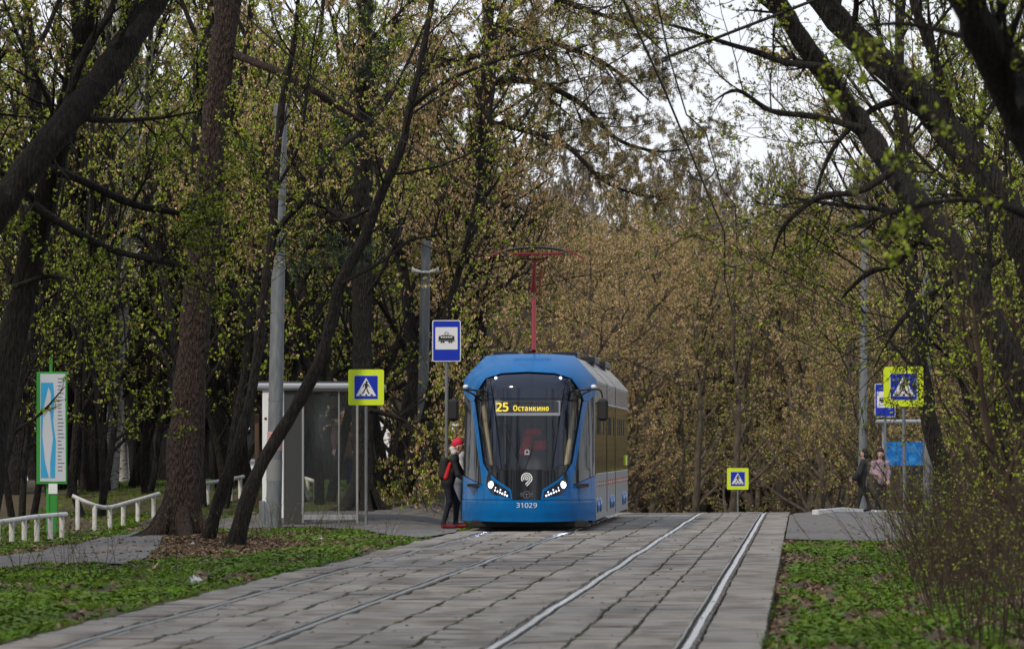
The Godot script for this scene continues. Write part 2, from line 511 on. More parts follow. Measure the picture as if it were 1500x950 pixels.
func build_ground() -> void:
	var xs := steps([[-900, -80, 120], [-80, -20, 6], [-20, -8, 0.6], [-8, -6.5, 0.25], [-6.48, -6.46, 0.02], [-6.4, -0.4, 3.0], [-0.3, -0.27, 0.03], [-0.2, 4, 0.3], [4, 20, 1.5], [20, 80, 6], [80, 900, 120]])
	var ds := steps([[-60, 40, 25], [40, 180, 1.0], [180, 300, 4], [300, 500, 20], [500, 2500, 250]])
	tag(obj("ground", sheet(xs, ds, ground_y), M.soil), "brown soil and leaf litter under the trees", "ground", "", "structure")
	# asphalt
	var p1 := px_outline([[-60, 838], [60, 826], [180, 829], [214, 819], [230, 802], [238, 788], [262, 779], [330, 776], [420, 773], [520, 777], [545, 780], [612, 790], [640, 786], [668, 781], [676, 752], [560, 749], [470, 751], [360, 758], [300, 764], [227, 772], [156, 789], [118, 798], [14, 816], [-60, 822]])
	path_polys.append(p1)
	tag(obj("path", laid(p1, Vector2(0.5, 1.5), 0.03), M.asphalt), "grey asphalt path leading to the tram stop", "path", "", "structure")
	var p2 := PackedVector2Array([Vector2(-0.28, 122.0), Vector2(0.6, 121.5), Vector2(1.5, 121.0), Vector2(2.6, 122.0), Vector2(3.4, 126.0), Vector2(2.8, 140.0), Vector2(2.2, 170), Vector2(4.2, 192), Vector2(3.6, 214), Vector2(0.7, 214), Vector2(0.1, 175), Vector2(-0.28, 165)])
	path_polys.append(p2)
	tag(obj("pavement", laid(p2, Vector2(0.5, 1.5), 0.035), M.asphalt), "grey asphalt pavement at the crossing over the crest", "pavement", "", "structure")
	# paving slabs between the rails
	var bed := tag(obj("tramway", sheet(steps([[-6.45, -0.31, 0.4]]), steps([[40, 215, 2.5]]), func(x, d): return crest(d) - 0.125), M.bed), "two tram tracks paved with worn concrete slabs", "tramway", "", "structure")
	var rows := slab_rows()
	var meshes := []
	for r in rows: meshes.append([slab_mesh(r[1] - r[0] - 0.024, 0.84 - 0.014), slab_mesh(r[1] - r[0] - 0.036, 0.84 - 0.026)])
	rng.seed = 5
	var rest := []
	for k in 4: rest.append(MB.new())
	var d := 52.0
	var count := 0
	while d < 214.0:
		for i in rows.size():
			var xm: float = (rows[i][0] + rows[i][1]) * 0.5
			var dd: float = d + 0.84 * [0.0, 0.3, 0.62, 0.1, 0.5, 0.8, 0.25, 0.55, 0.05, 0.4, 0.7][i] + rng.randf_range(-0.04, 0.04)
			var hx: float = (rows[i][1] - rows[i][0]) * 0.5
			var y := uneven(xm, dd) + rng.randf_range(-0.0055, 0.0055)
			var rx := -(uneven(xm, dd + 0.6) - uneven(xm, dd - 0.6)) / 1.2 * -1.0 + rng.randf_range(-0.007, 0.007)
			var rz := (uneven(xm + hx, dd) - uneven(xm - hx, dd)) / (2 * hx) + rng.randf_range(-0.01, 0.01)
			var bas := Basis.from_euler(Vector3(rx, rng.randf_range(-0.014, 0.014), rz))
			var mi := [2, 1, 2, 0, 3, 1, 2, 1][rng.randi() % 8] as int
			if count < 300 and dd > 55.5:
				var o := obj("slab", meshes[i][rng.randi() % 2], M.slab[mi], bed)
				o.transform = Transform3D(bas, Vector3(xm, y, -dd))
				count += 1
			else:
				rest[mi].box(Vector3(xm, y, -dd) + bas * Vector3(0, -0.07, 0), Vector3(hx * 2 - 0.026, 0.14, 0.822), 0.007, bas)
		d += 0.84
	for k in 4:
		obj("slabs", rest[k].mesh(), M.slab[k], bed).set_meta("kind", "stuff")
	# rails: polished head, groove, guard lip
	var labels := ["worn steel rail of the tram's track, along the grass verge", "worn steel rail of the tram's track, on the side of the empty track", "polished steel rail of the empty track, on the side of the tram", "polished steel rail of the empty track, along the pavement edge"]
	for r in 4:
		var x0: float = RAILS[r]
		var inward := 1.0 if r % 2 == 0 else -1.0
		var node := thing("rail", Vector3(x0, 0, -52))
		tag(node, labels[r], "rail", "tram rails", "structure")
		var prof := {"rail_head": [[-0.036, -0.03], [-0.034, -0.003], [-0.025, 0.0], [0.025, 0.0], [0.034, -0.004], [0.036, -0.045]], "groove": [[0.036, -0.045], [0.075, -0.047]], "guard_lip": [[0.075, -0.047], [0.077, -0.006], [0.083, -0.003], [0.1, -0.003], [0.104, -0.03]], "rail_web": [[-0.066, -0.012], [-0.037, -0.02]]}
		for part in prof:
			var b := MB.new()
			var pr: Array = prof[part]
			var m := pr.size()
			var dd := 52.0
			var rowsn := 0
			while dd < 214.0:
				var lat := 0.007 * hn.get_noise_2d(dd * 5.0, r * 40.0) + 0.012 * hn.get_noise_2d(dd * 1.4, r * 90.0)
				var y := crest(dd) + 0.002 + 0.01 * hn.get_noise_2d(x0 * 30.0, dd * 5.0) + 0.012 * hn.get_noise_2d(x0 * 3.0, dd * 1.6)
				for k in m:
					var a: Array = pr[maxi(k - 1, 0)]
					var e: Array = pr[mini(k + 1, m - 1)]
					b.vert(Vector3((pr[k][0] + lat) * inward, y + pr[k][1], 52.0 - dd), Vector3(-(e[1] - a[1]) * inward, e[0] - a[0], 0).normalized())
				rowsn += 1
				dd += 0.8
			for j in rowsn - 1:
				for k in m - 1:
					var a := j * m + k
					for e in ([a, a + m, a + 1, a + 1, a + m, a + m + 1] if inward > 0 else [a, a + 1, a + m, a + 1, a + m + 1, a + m]): b.ix.append(e)
			obj(part, b.mesh(), (M.rail if r > 1 else M.rail_worn) if part == "rail_head" else (M.rail_dark if part != "guard_lip" else M.rail_worn), node)
	# crumbling mortar edge beside the outer rails of the empty track
	for q in [[-0.862, 0.03, "crumbling pale mortar strip along the rail by the pavement"], [-2.5, 0.022, "crumbling pale mortar strip along the rail by the tram's track"]]:
		var mo := MB.new()
		rng.seed = 8
		d = 52.0
		while d < 200.0:
			var l := rng.randf_range(0.3, 0.75)
			var w: float = q[1] + rng.randf_range(-0.006, 0.016)
			mo.box(Vector3(q[0] + rng.randf_range(-0.008, 0.008), crest(d) - 0.024 + rng.randf_range(-0.012, 0.006), -d), Vector3(w, 0.06, l), 0.01, Basis.from_euler(Vector3(0, rng.randf_range(-0.02, 0.02), 0)))
			d += l * 0.98
		tag(obj("mortar_strip", mo.mesh(), M.mortar), q[2], "mortar", "", "stuff")

# ---------------------------------------------------------------- vegetation
const TAN := [[0.50, 0.325, 0.165], [0.42, 0.275, 0.12], [0.58, 0.40, 0.24], [0.36, 0.265, 0.1]]
const LIME := [[0.27, 0.34, 0.012], [0.21, 0.28, 0.01], [0.33, 0.39, 0.025]]
const GREYB := [[0.2, 0.165, 0.145], [0.26, 0.21, 0.18], [0.17, 0.15, 0.13]]
const OLIVE := [[0.14, 0.14, 0.035], [0.1, 0.105, 0.03], [0.19, 0.165, 0.05]]

func pick_color(mix: Array) -> Color:
	# mix: [[palette, weight] ...]
	var t := rng.randf()
	for m in mix:
		t -= m[1]
		if t <= 0.0:
			var q: Array = m[0][rng.randi() % m[0].size()]
			var f := rng.randf_range(0.75, 1.2)
			return Color(q[0] * f, q[1] * f, q[2] * f)
	return Color(0.2, 0.2, 0.05)

func rdir() -> Vector3:
	return Vector3(rng.randfn(), rng.randfn(), rng.randfn()).normalized()

# one small cluster of leaves or hanging flowers at a twig
func leaf_cluster(b: MB, p: Vector3, kind: String, size: float, mix: Array) -> void:
	b.col = pick_color(mix)
	var nl := 3 if kind != "needle" else 4
	for k in nl:
		var d: Vector3
		if kind == "catkin":
			d = Vector3(rng.randfn() * 0.35, -1.0, rng.randfn() * 0.35).normalized()
		elif kind == "needle":
			d = rdir()
		else:
			d = (rdir() + Vector3(0, 0.45, 0)).normalized()
		var l := size * rng.randf_range(0.6, 1.25)
		var w := l * (0.2 if kind == "catkin" else (0.1 if kind == "needle" else 0.33))
		var sd := d.cross(rdir()).normalized() * w
		var o := p + rdir() * size * 0.25
		var md := o + d * l * 0.55
		var nn := sd.cross(d).normalized()
		var i := b.v.size()
		b.v.append(o); b.v.append(md + sd); b.v.append(o + d * l); b.v.append(md - sd)
		for j in 4:
			b.n.append(nn); b.c.append(b.col)
		b.ix.append(i); b.ix.append(i + 2); b.ix.append(i + 1)
		b.ix.append(i); b.ix.append(i + 3); b.ix.append(i + 2)

# P: wander, up (tropism per level), kids (children per level), ratio, ang, from, leafs, leaf levels
func grow(W: MB, tips: PackedVector3Array, p: Vector3, dir: Vector3, ln: float, r: float, lvl: int, P: Dictionary) -> void:
	var top: int = P.levels
	var seg: int = [9, 6, 4, 2, 2][mini(lvl, 4)]
	if lvl == top: seg = 2
	var pts := PackedVector3Array([p])
	var rad := PackedFloat32Array([r])
	var q := p
	var d := dir
	var wander: float = P.wander
	var up: float = P.up[lvl]
	for i in seg:
		d = (d + rdir() * wander + Vector3(0, up, 0) / seg).normalized()
		q += d * (ln / seg)
		pts.append(q)
		rad.append(maxf(r * (1.0 - 0.8 * (i + 1.0) / seg), P.get("thin", 0.0035)))
	W.tube(pts, rad, [8, 5, 4, 3, 3][mini(lvl, 4)])
	if lvl >= top:
		var nl: int = P.leafs
		for i in nl:
			var t := rng.randf_range(0.15, 1.0) * seg
			var k := mini(int(t), seg - 1)
			tips.append(pts[k].lerp(pts[k + 1], t - k) + rdir() * 0.03)
		return
	var nk: int = P.kids[lvl]
	for i in nk:
		var t := lerpf(P.from[lvl], 1.0, (i + rng.randf()) / nk)
		var ft := t * seg
		var k := mini(int(ft), seg - 1)
		var o := pts[k].lerp(pts[k + 1], ft - k)
		var base := (pts[k + 1] - pts[k]).normalized()
		var side := base.cross(rdir()).normalized()
		var a: float = P.ang[lvl] * rng.randf_range(0.7, 1.3)
		var cd := (base * cos(a) + side * sin(a)).normalized()
		var cl: float = ln * P.ratio[lvl] * rng.randf_range(0.6, 1.2) * (1.0 - P.taper * t)
		grow(W, tips, o, cd, cl, maxf(rad[k] * 0.55, 0.004), lvl + 1, P)

func species(kind: String) -> Dictionary:
	match kind:
		"maple":
			return {"levels": 3, "wander": 0.13, "up": [0.35, 0.25, 0.1, -0.15], "kids": [15, 9, 6], "ratio": [0.36, 0.42, 0.42], "ang": [0.85, 0.75, 0.7], "from": [0.12, 0.2, 0.15], "taper": 0.45, "leafs": 5, "thin": 0.005}
		"green":
			return {"levels": 3, "wander": 0.12, "up": [0.4, 0.3, 0.12, 0.0], "kids": [15, 9, 6], "ratio": [0.38, 0.42, 0.4], "ang": [0.8, 0.75, 0.75], "from": [0.15, 0.2, 0.15], "taper": 0.45, "leafs": 4}
		"bare":
			return {"levels": 3, "wander": 0.1, "up": [0.5, 0.6, 0.4, 0.2], "kids": [22, 10, 6], "ratio": [0.3, 0.42, 0.45], "ang": [0.6, 0.55, 0.55], "from": [0.2, 0.2, 0.15], "taper": 0.5, "leafs": 2, "thin": 0.009}
		"larch":
			return {"levels": 3, "wander": 0.07, "up": [0.25, -0.05, -0.9, -1.2], "kids": [44, 16, 5], "ratio": [0.26, 0.28, 0.5], "ang": [1.45, 1.0, 0.7], "from": [0.15, 0.1, 0.1], "taper": 0.7, "leafs": 6}
		"canopy":
			return {"levels": 3, "wander": 0.12, "up": [0.4, 0.12, 0.1, 0.0], "kids": [14, 9, 7], "ratio": [0.5, 0.42, 0.4], "ang": [0.95, 0.75, 0.75], "from": [0.5, 0.2, 0.15], "taper": 0.3, "leafs": 7}
		"sapling":
			return {"levels": 2, "wander": 0.12, "up": [0.5, 0.35, 0.2], "kids": [14, 6], "ratio": [0.33, 0.42], "ang": [0.75, 0.7], "from": [0.2, 0.15], "taper": 0.5, "leafs": 4}
	return {}

func proto(kind: String, h: float, stems: int, seedv: int, leafkind: String, lsize: float, mix: Array) -> Array:
	rng.seed = seedv
	var W := MB.new()
	var tips := PackedVector3Array()
	var P := species(kind)
	for s in stems:
		var a := TAU * (s + rng.randf() * 0.6) / stems
		var lean := 0.0 if stems == 1 else rng.randf_range(0.16, 0.36)
		var d := Vector3(cos(a) * lean, 1, sin(a) * lean).normalized()
		grow(W, tips, Vector3(cos(a) * 0.12 * (stems - 1), -0.15, sin(a) * 0.12 * (stems - 1)), d, h * rng.randf_range(0.85, 1.0), h * (0.014 if stems > 1 else 0.017), 0, P)
	var L := MB.new()
	for t in tips: leaf_cluster(L, t, leafkind, lsize, mix)
	var w := W.mesh()
	return [w, L.mesh(), w.get_aabb().end.y]

func plant_tree(p: Array, called: String, wood: Material, at: Vector3, turn: float, sc: Vector3, label: String, cat: String, group: String) -> Node3D:
	var t := thing(called, at, turn)
	t.scale = sc
	tag(t, label, cat, group)
	obj("trunk", p[0], wood, t)
	obj("crown", p[1], M.leaf, t)
	return t

func smooth_line(pts: Array, per := 5) -> PackedVector3Array:
	var o := PackedVector3Array()
	for i in pts.size() - 1:
		var a: Vector3 = pts[maxi(i - 1, 0)]
		var b: Vector3 = pts[i]
		var c: Vector3 = pts[i + 1]
		var d: Vector3 = pts[mini(i + 2, pts.size() - 1)]
		for k in per:
			o.append(b.cubic_interpolate(c, a, d, float(k) / per))
	o.append(pts[-1])
	return o

# a tree whose trunk and main limbs are read off the photograph as they cross the view at one distance
func own_tree(called: String, label: String, cat: String, d: float, stems: Array, wood: Material, o := {}) -> Node3D:
	rng.seed = o.get("seed", 1)
	var foot := at_d(stems[0][0][0], stems[0][0][1], d)
	foot.y = height(foot.x, d) - 0.05
	var t := thing(called, foot)
	tag(t, label, cat, o.get("group", ""))
	var W := MB.new()
	var tips := PackedVector3Array()
	var P: Dictionary = species(o.get("kind", "green"))
	P.levels = o.get("levels", 2)
	P.leafs = o.get("leafs", 4)
	P.kids = o.get("kids", [8, 6, 5])
	P.ratio = [0.5, 0.5, 0.45]
	var px := d / FPX
	for s in stems:
		var raw := []
		var rr := []
		var n := 0
		var bend: float = rng.randf_range(-1.2, 1.2)
		for q in s:
			var p := at_d(q[0], q[1], d)
			if n > 0 or s != stems[0]: p.z += bend * sin(n * 0.6)
			raw.append(p - foot)
			rr.append(q[2] * px * o.get("thick", 1.0))
			n += 1
		if s == stems[0]: raw[0].y = -0.1
		rr[-1] = rr[-1] * 0.3
		var line := smooth_line(raw)
		var rad := PackedFloat32Array()
		for i in line.size():
			var f := float(i) / (line.size() - 1) * (rr.size() - 1)
			var k := mini(int(f), rr.size() - 2)
			rad.append(lerpf(rr[k], rr[k + 1], f - k) * (1.0 + 0.06 * rng.randfn()))
		if s == stems[0] and o.get("flare", true):
			rad[0] *= 1.5; rad[1] *= 1.2; rad[2] *= 1.06
		if s == stems[0] and o.get("flare", true) and rad[2] > 0.25:       # roots running out from the foot
			for k in 6:
				var an := TAU * (k + rng.randf() * 0.5) / 6.0
				var ou := Vector3(cos(an), 0, sin(an))
				var r0 := rad[1]
				W.tube(smooth_line([Vector3(0, 0.55, 0) + ou * r0 * 0.55, Vector3(0, 0.2, 0) + ou * r0 * 1.0, Vector3(0, 0.06, 0) + ou * r0 * 1.6, Vector3(0, -0.06, 0) + ou * r0 * rng.randf_range(2.2, 3.0)], 3), PackedFloat32Array([r0 * 0.3, r0 * 0.33, r0 * 0.36, r0 * 0.38, r0 * 0.36, r0 * 0.33, r0 * 0.3, r0 * 0.25, r0 * 0.2, r0 * 0.12]), 8)
		W.tube(line, rad, 12 if rad[0] > 0.1 else 7, true, o.get("rough", 0.16), rng.randi() % 97)
		var nb: int = o.get("branches", 10)
		if s != stems[0] and o.get("bare_limbs", false): nb = 2
		if rad[0] < 0.06: nb = int(nb * 0.6)
		for i in nb:
			var f := lerpf(o.get("from", 0.3), 0.98, (i + rng.randf()) / nb) * (line.size() - 1)
			var k := mini(int(f), line.size() - 2)
			var base := (line[k + 1] - line[k]).normalized()
			var side := base.cross(rdir()).normalized()
			var a := rng.randf_range(0.6, 1.3)
			var dir := (base * cos(a) + side * sin(a) + Vector3(0, 0.2, 0)).normalized()
			grow(W, tips, line[k], dir, o.get("blen", 2.4) * rng.randf_range(0.5, 1.3), clampf(rad[k] * 0.35, 0.008, 0.05), 0, P)
	obj("trunk", W.mesh(), wood, t)
	var L := MB.new()
	for q in tips: leaf_cluster(L, q, o.get("leaf", "leaf"), o.get("lsize", 0.042), o.get("mix", [[LIME, 1.0]]))
	obj("crown", L.mesh(), M.leaf, t)
	return t

func build_near_trees() -> void:
	var g := [[LIME, 0.85], [OLIVE, 0.15]]
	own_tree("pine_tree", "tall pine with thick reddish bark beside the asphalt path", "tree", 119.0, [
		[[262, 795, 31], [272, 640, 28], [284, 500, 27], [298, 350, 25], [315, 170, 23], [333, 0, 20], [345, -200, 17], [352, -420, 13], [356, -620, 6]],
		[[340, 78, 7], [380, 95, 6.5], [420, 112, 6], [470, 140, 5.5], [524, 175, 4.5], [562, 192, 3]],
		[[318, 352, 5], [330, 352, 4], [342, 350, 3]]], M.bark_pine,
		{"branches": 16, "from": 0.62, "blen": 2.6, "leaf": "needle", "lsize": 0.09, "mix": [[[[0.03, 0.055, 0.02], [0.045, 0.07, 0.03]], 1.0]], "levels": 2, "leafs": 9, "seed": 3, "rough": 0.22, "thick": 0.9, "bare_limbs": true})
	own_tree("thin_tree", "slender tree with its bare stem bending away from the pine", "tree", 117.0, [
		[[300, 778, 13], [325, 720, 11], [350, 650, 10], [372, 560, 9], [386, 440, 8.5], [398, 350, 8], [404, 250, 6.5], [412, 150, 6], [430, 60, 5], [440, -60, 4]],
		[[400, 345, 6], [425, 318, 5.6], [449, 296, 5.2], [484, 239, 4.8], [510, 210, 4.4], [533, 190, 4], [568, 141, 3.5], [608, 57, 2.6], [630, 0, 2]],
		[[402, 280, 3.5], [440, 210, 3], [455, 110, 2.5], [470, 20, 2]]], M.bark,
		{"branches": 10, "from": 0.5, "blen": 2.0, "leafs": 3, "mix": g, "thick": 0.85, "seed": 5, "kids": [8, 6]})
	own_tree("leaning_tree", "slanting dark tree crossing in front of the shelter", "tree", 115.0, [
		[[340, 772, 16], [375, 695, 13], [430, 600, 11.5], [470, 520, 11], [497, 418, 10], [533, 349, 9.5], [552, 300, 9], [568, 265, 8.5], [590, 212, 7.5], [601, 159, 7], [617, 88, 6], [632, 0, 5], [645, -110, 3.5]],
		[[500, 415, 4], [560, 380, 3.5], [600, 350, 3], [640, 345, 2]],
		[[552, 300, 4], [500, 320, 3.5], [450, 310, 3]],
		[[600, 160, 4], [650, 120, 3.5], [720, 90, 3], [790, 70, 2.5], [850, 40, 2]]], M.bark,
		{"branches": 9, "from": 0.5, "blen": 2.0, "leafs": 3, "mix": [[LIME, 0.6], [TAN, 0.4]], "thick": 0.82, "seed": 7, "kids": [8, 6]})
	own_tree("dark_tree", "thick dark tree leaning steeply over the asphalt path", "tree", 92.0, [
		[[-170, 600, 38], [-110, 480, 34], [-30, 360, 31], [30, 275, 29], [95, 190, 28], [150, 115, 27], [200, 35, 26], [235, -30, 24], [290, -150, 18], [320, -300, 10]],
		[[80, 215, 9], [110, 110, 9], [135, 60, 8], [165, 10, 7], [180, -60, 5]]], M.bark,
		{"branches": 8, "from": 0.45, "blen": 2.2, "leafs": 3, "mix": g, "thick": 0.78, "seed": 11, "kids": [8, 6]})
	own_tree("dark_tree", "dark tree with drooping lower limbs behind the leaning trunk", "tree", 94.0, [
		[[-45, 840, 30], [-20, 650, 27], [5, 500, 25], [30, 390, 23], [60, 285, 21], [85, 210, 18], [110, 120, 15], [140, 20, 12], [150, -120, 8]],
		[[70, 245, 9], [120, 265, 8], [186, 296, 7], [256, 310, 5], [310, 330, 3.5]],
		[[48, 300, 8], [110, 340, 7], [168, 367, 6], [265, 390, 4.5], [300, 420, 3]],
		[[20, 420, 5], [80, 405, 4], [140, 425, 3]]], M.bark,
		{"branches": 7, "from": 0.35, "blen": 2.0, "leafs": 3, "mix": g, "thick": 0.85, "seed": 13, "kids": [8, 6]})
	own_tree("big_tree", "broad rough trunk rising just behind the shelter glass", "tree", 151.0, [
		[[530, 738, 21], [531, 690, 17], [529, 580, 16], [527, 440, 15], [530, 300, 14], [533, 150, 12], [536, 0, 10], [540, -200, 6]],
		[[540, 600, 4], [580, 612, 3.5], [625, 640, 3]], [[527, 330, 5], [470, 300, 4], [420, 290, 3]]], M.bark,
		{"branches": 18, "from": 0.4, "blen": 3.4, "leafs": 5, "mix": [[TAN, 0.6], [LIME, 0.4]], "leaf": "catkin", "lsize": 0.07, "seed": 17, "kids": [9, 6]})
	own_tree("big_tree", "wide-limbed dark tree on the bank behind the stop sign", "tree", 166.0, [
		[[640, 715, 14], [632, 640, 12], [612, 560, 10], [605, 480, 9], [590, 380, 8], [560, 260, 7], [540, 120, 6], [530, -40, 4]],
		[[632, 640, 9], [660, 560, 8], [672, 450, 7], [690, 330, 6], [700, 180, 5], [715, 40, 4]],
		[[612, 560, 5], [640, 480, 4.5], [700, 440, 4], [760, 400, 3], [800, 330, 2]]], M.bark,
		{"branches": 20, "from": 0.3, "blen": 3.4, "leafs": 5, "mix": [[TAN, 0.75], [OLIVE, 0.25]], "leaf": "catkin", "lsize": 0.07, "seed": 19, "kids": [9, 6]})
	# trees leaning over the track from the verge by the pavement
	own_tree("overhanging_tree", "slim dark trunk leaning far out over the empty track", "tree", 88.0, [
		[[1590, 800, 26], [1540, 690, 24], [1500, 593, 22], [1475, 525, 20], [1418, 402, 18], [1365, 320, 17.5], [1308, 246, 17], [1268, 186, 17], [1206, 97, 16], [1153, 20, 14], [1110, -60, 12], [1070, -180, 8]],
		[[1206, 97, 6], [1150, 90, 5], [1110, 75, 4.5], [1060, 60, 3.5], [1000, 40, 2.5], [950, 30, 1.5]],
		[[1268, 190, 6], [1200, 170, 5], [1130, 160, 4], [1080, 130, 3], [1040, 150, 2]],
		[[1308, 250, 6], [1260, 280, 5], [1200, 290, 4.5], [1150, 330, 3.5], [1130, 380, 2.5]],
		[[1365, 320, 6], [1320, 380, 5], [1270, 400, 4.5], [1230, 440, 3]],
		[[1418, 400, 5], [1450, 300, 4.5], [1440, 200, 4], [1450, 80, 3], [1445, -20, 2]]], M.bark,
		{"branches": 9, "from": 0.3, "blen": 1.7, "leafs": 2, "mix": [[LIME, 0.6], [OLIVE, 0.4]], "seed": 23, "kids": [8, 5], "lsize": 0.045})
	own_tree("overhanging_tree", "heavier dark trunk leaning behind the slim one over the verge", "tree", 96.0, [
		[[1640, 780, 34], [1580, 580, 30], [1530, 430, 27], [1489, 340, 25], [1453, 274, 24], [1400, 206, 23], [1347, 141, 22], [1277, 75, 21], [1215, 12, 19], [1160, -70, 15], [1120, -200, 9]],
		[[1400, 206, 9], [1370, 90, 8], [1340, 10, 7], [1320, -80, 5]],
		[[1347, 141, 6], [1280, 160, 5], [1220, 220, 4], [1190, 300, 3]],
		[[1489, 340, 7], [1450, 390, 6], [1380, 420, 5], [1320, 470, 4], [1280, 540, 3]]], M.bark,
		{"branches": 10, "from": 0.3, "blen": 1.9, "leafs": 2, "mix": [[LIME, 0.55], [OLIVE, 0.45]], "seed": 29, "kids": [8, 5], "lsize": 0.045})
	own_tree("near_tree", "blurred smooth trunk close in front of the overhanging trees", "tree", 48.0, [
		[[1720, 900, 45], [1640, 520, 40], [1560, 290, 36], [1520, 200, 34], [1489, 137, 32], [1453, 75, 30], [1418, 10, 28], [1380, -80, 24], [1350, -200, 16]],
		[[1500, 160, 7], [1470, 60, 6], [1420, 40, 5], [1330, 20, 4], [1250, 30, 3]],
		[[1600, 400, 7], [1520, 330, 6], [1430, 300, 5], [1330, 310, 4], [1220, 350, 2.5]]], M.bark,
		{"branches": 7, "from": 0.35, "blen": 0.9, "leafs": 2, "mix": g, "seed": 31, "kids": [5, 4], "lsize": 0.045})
	own_tree("straight_tree", "upright dark trunk standing behind the crossing sign on the verge", "tree", 138.0, [
		[[1400, 770, 14], [1380, 690, 13], [1358, 603, 12.5], [1345, 508, 12], [1331, 395, 11], [1322, 300, 10], [1318, 150, 8], [1320, 0, 7], [1325, -150, 4]],
		[[1331, 395, 4], [1290, 340, 3.5], [1240, 330, 3], [1200, 360, 2]]], M.bark,
		{"branches": 20, "from": 0.3, "blen": 3.0, "leafs": 4, "mix": [[LIME, 0.3], [OLIVE, 0.3], [TAN, 0.4]], "seed": 37, "kids": [9, 6]})
	own_tree("thin_tree", "thin slanting stem in the scrub on the verge", "tree", 112.0, [
		[[1470, 780, 9], [1440, 667, 8], [1422, 600, 7.5], [1394, 500, 7], [1367, 400, 6], [1345, 300, 5], [1330, 200, 3.5], [1325, 100, 2]]], M.bark,
		{"branches": 14, "from": 0.2, "blen": 2.2, "leafs": 3, "mix": g, "seed": 41, "kids": [8, 5]})
	# branches that reach across the gap over the track
	own_tree("larch_tree", "tall larch with long drooping twigs hanging towards the wires", "tree", 168.0, [
		[[700, 745, 15], [702, 600, 13], [706, 430, 12], [712, 260, 11], [716, 100, 9], [718, -60, 7], [720, -250, 3]],
		[[716, 120, 6], [780, 118, 5], [850, 150, 4], [900, 200, 3], [960, 220, 2], [1015, 216, 1.2]],
		[[715, 180, 6], [760, 190, 5], [830, 215, 4], [880, 262, 3], [930, 285, 2], [1020, 293, 1.2]],
		[[717, 40, 6], [770, 50, 5], [840, 70, 4], [900, 100, 3], [955, 150, 1.5]],
		[[717, -20, 6], [790, -10, 5], [870, 20, 4], [930, 40, 2.5], [985, 90, 1.5]],
		[[715, 80, 5], [650, 90, 4], [590, 120, 3], [540, 160, 2]]], M.bark,
		{"kind": "larch", "branches": 26, "from": 0.1, "blen": 1.9, "leafs": 7, "leaf": "needle", "lsize": 0.06, "mix": [[OLIVE, 0.6], [TAN, 0.4]], "seed": 43, "kids": [10, 6]})

func zone(px: float, d: float) -> String:
	var deep := "in the front rows " if d < 215 else ("in the middle rows " if d < 275 else "deep in the wood ")
	return deep + ("beyond the information board" if px < 250 else ("behind the shelter" if px < 560 else ("behind the tram" if px < 930 else ("beyond the crest" if px < 1230 else "behind the verge thicket"))))

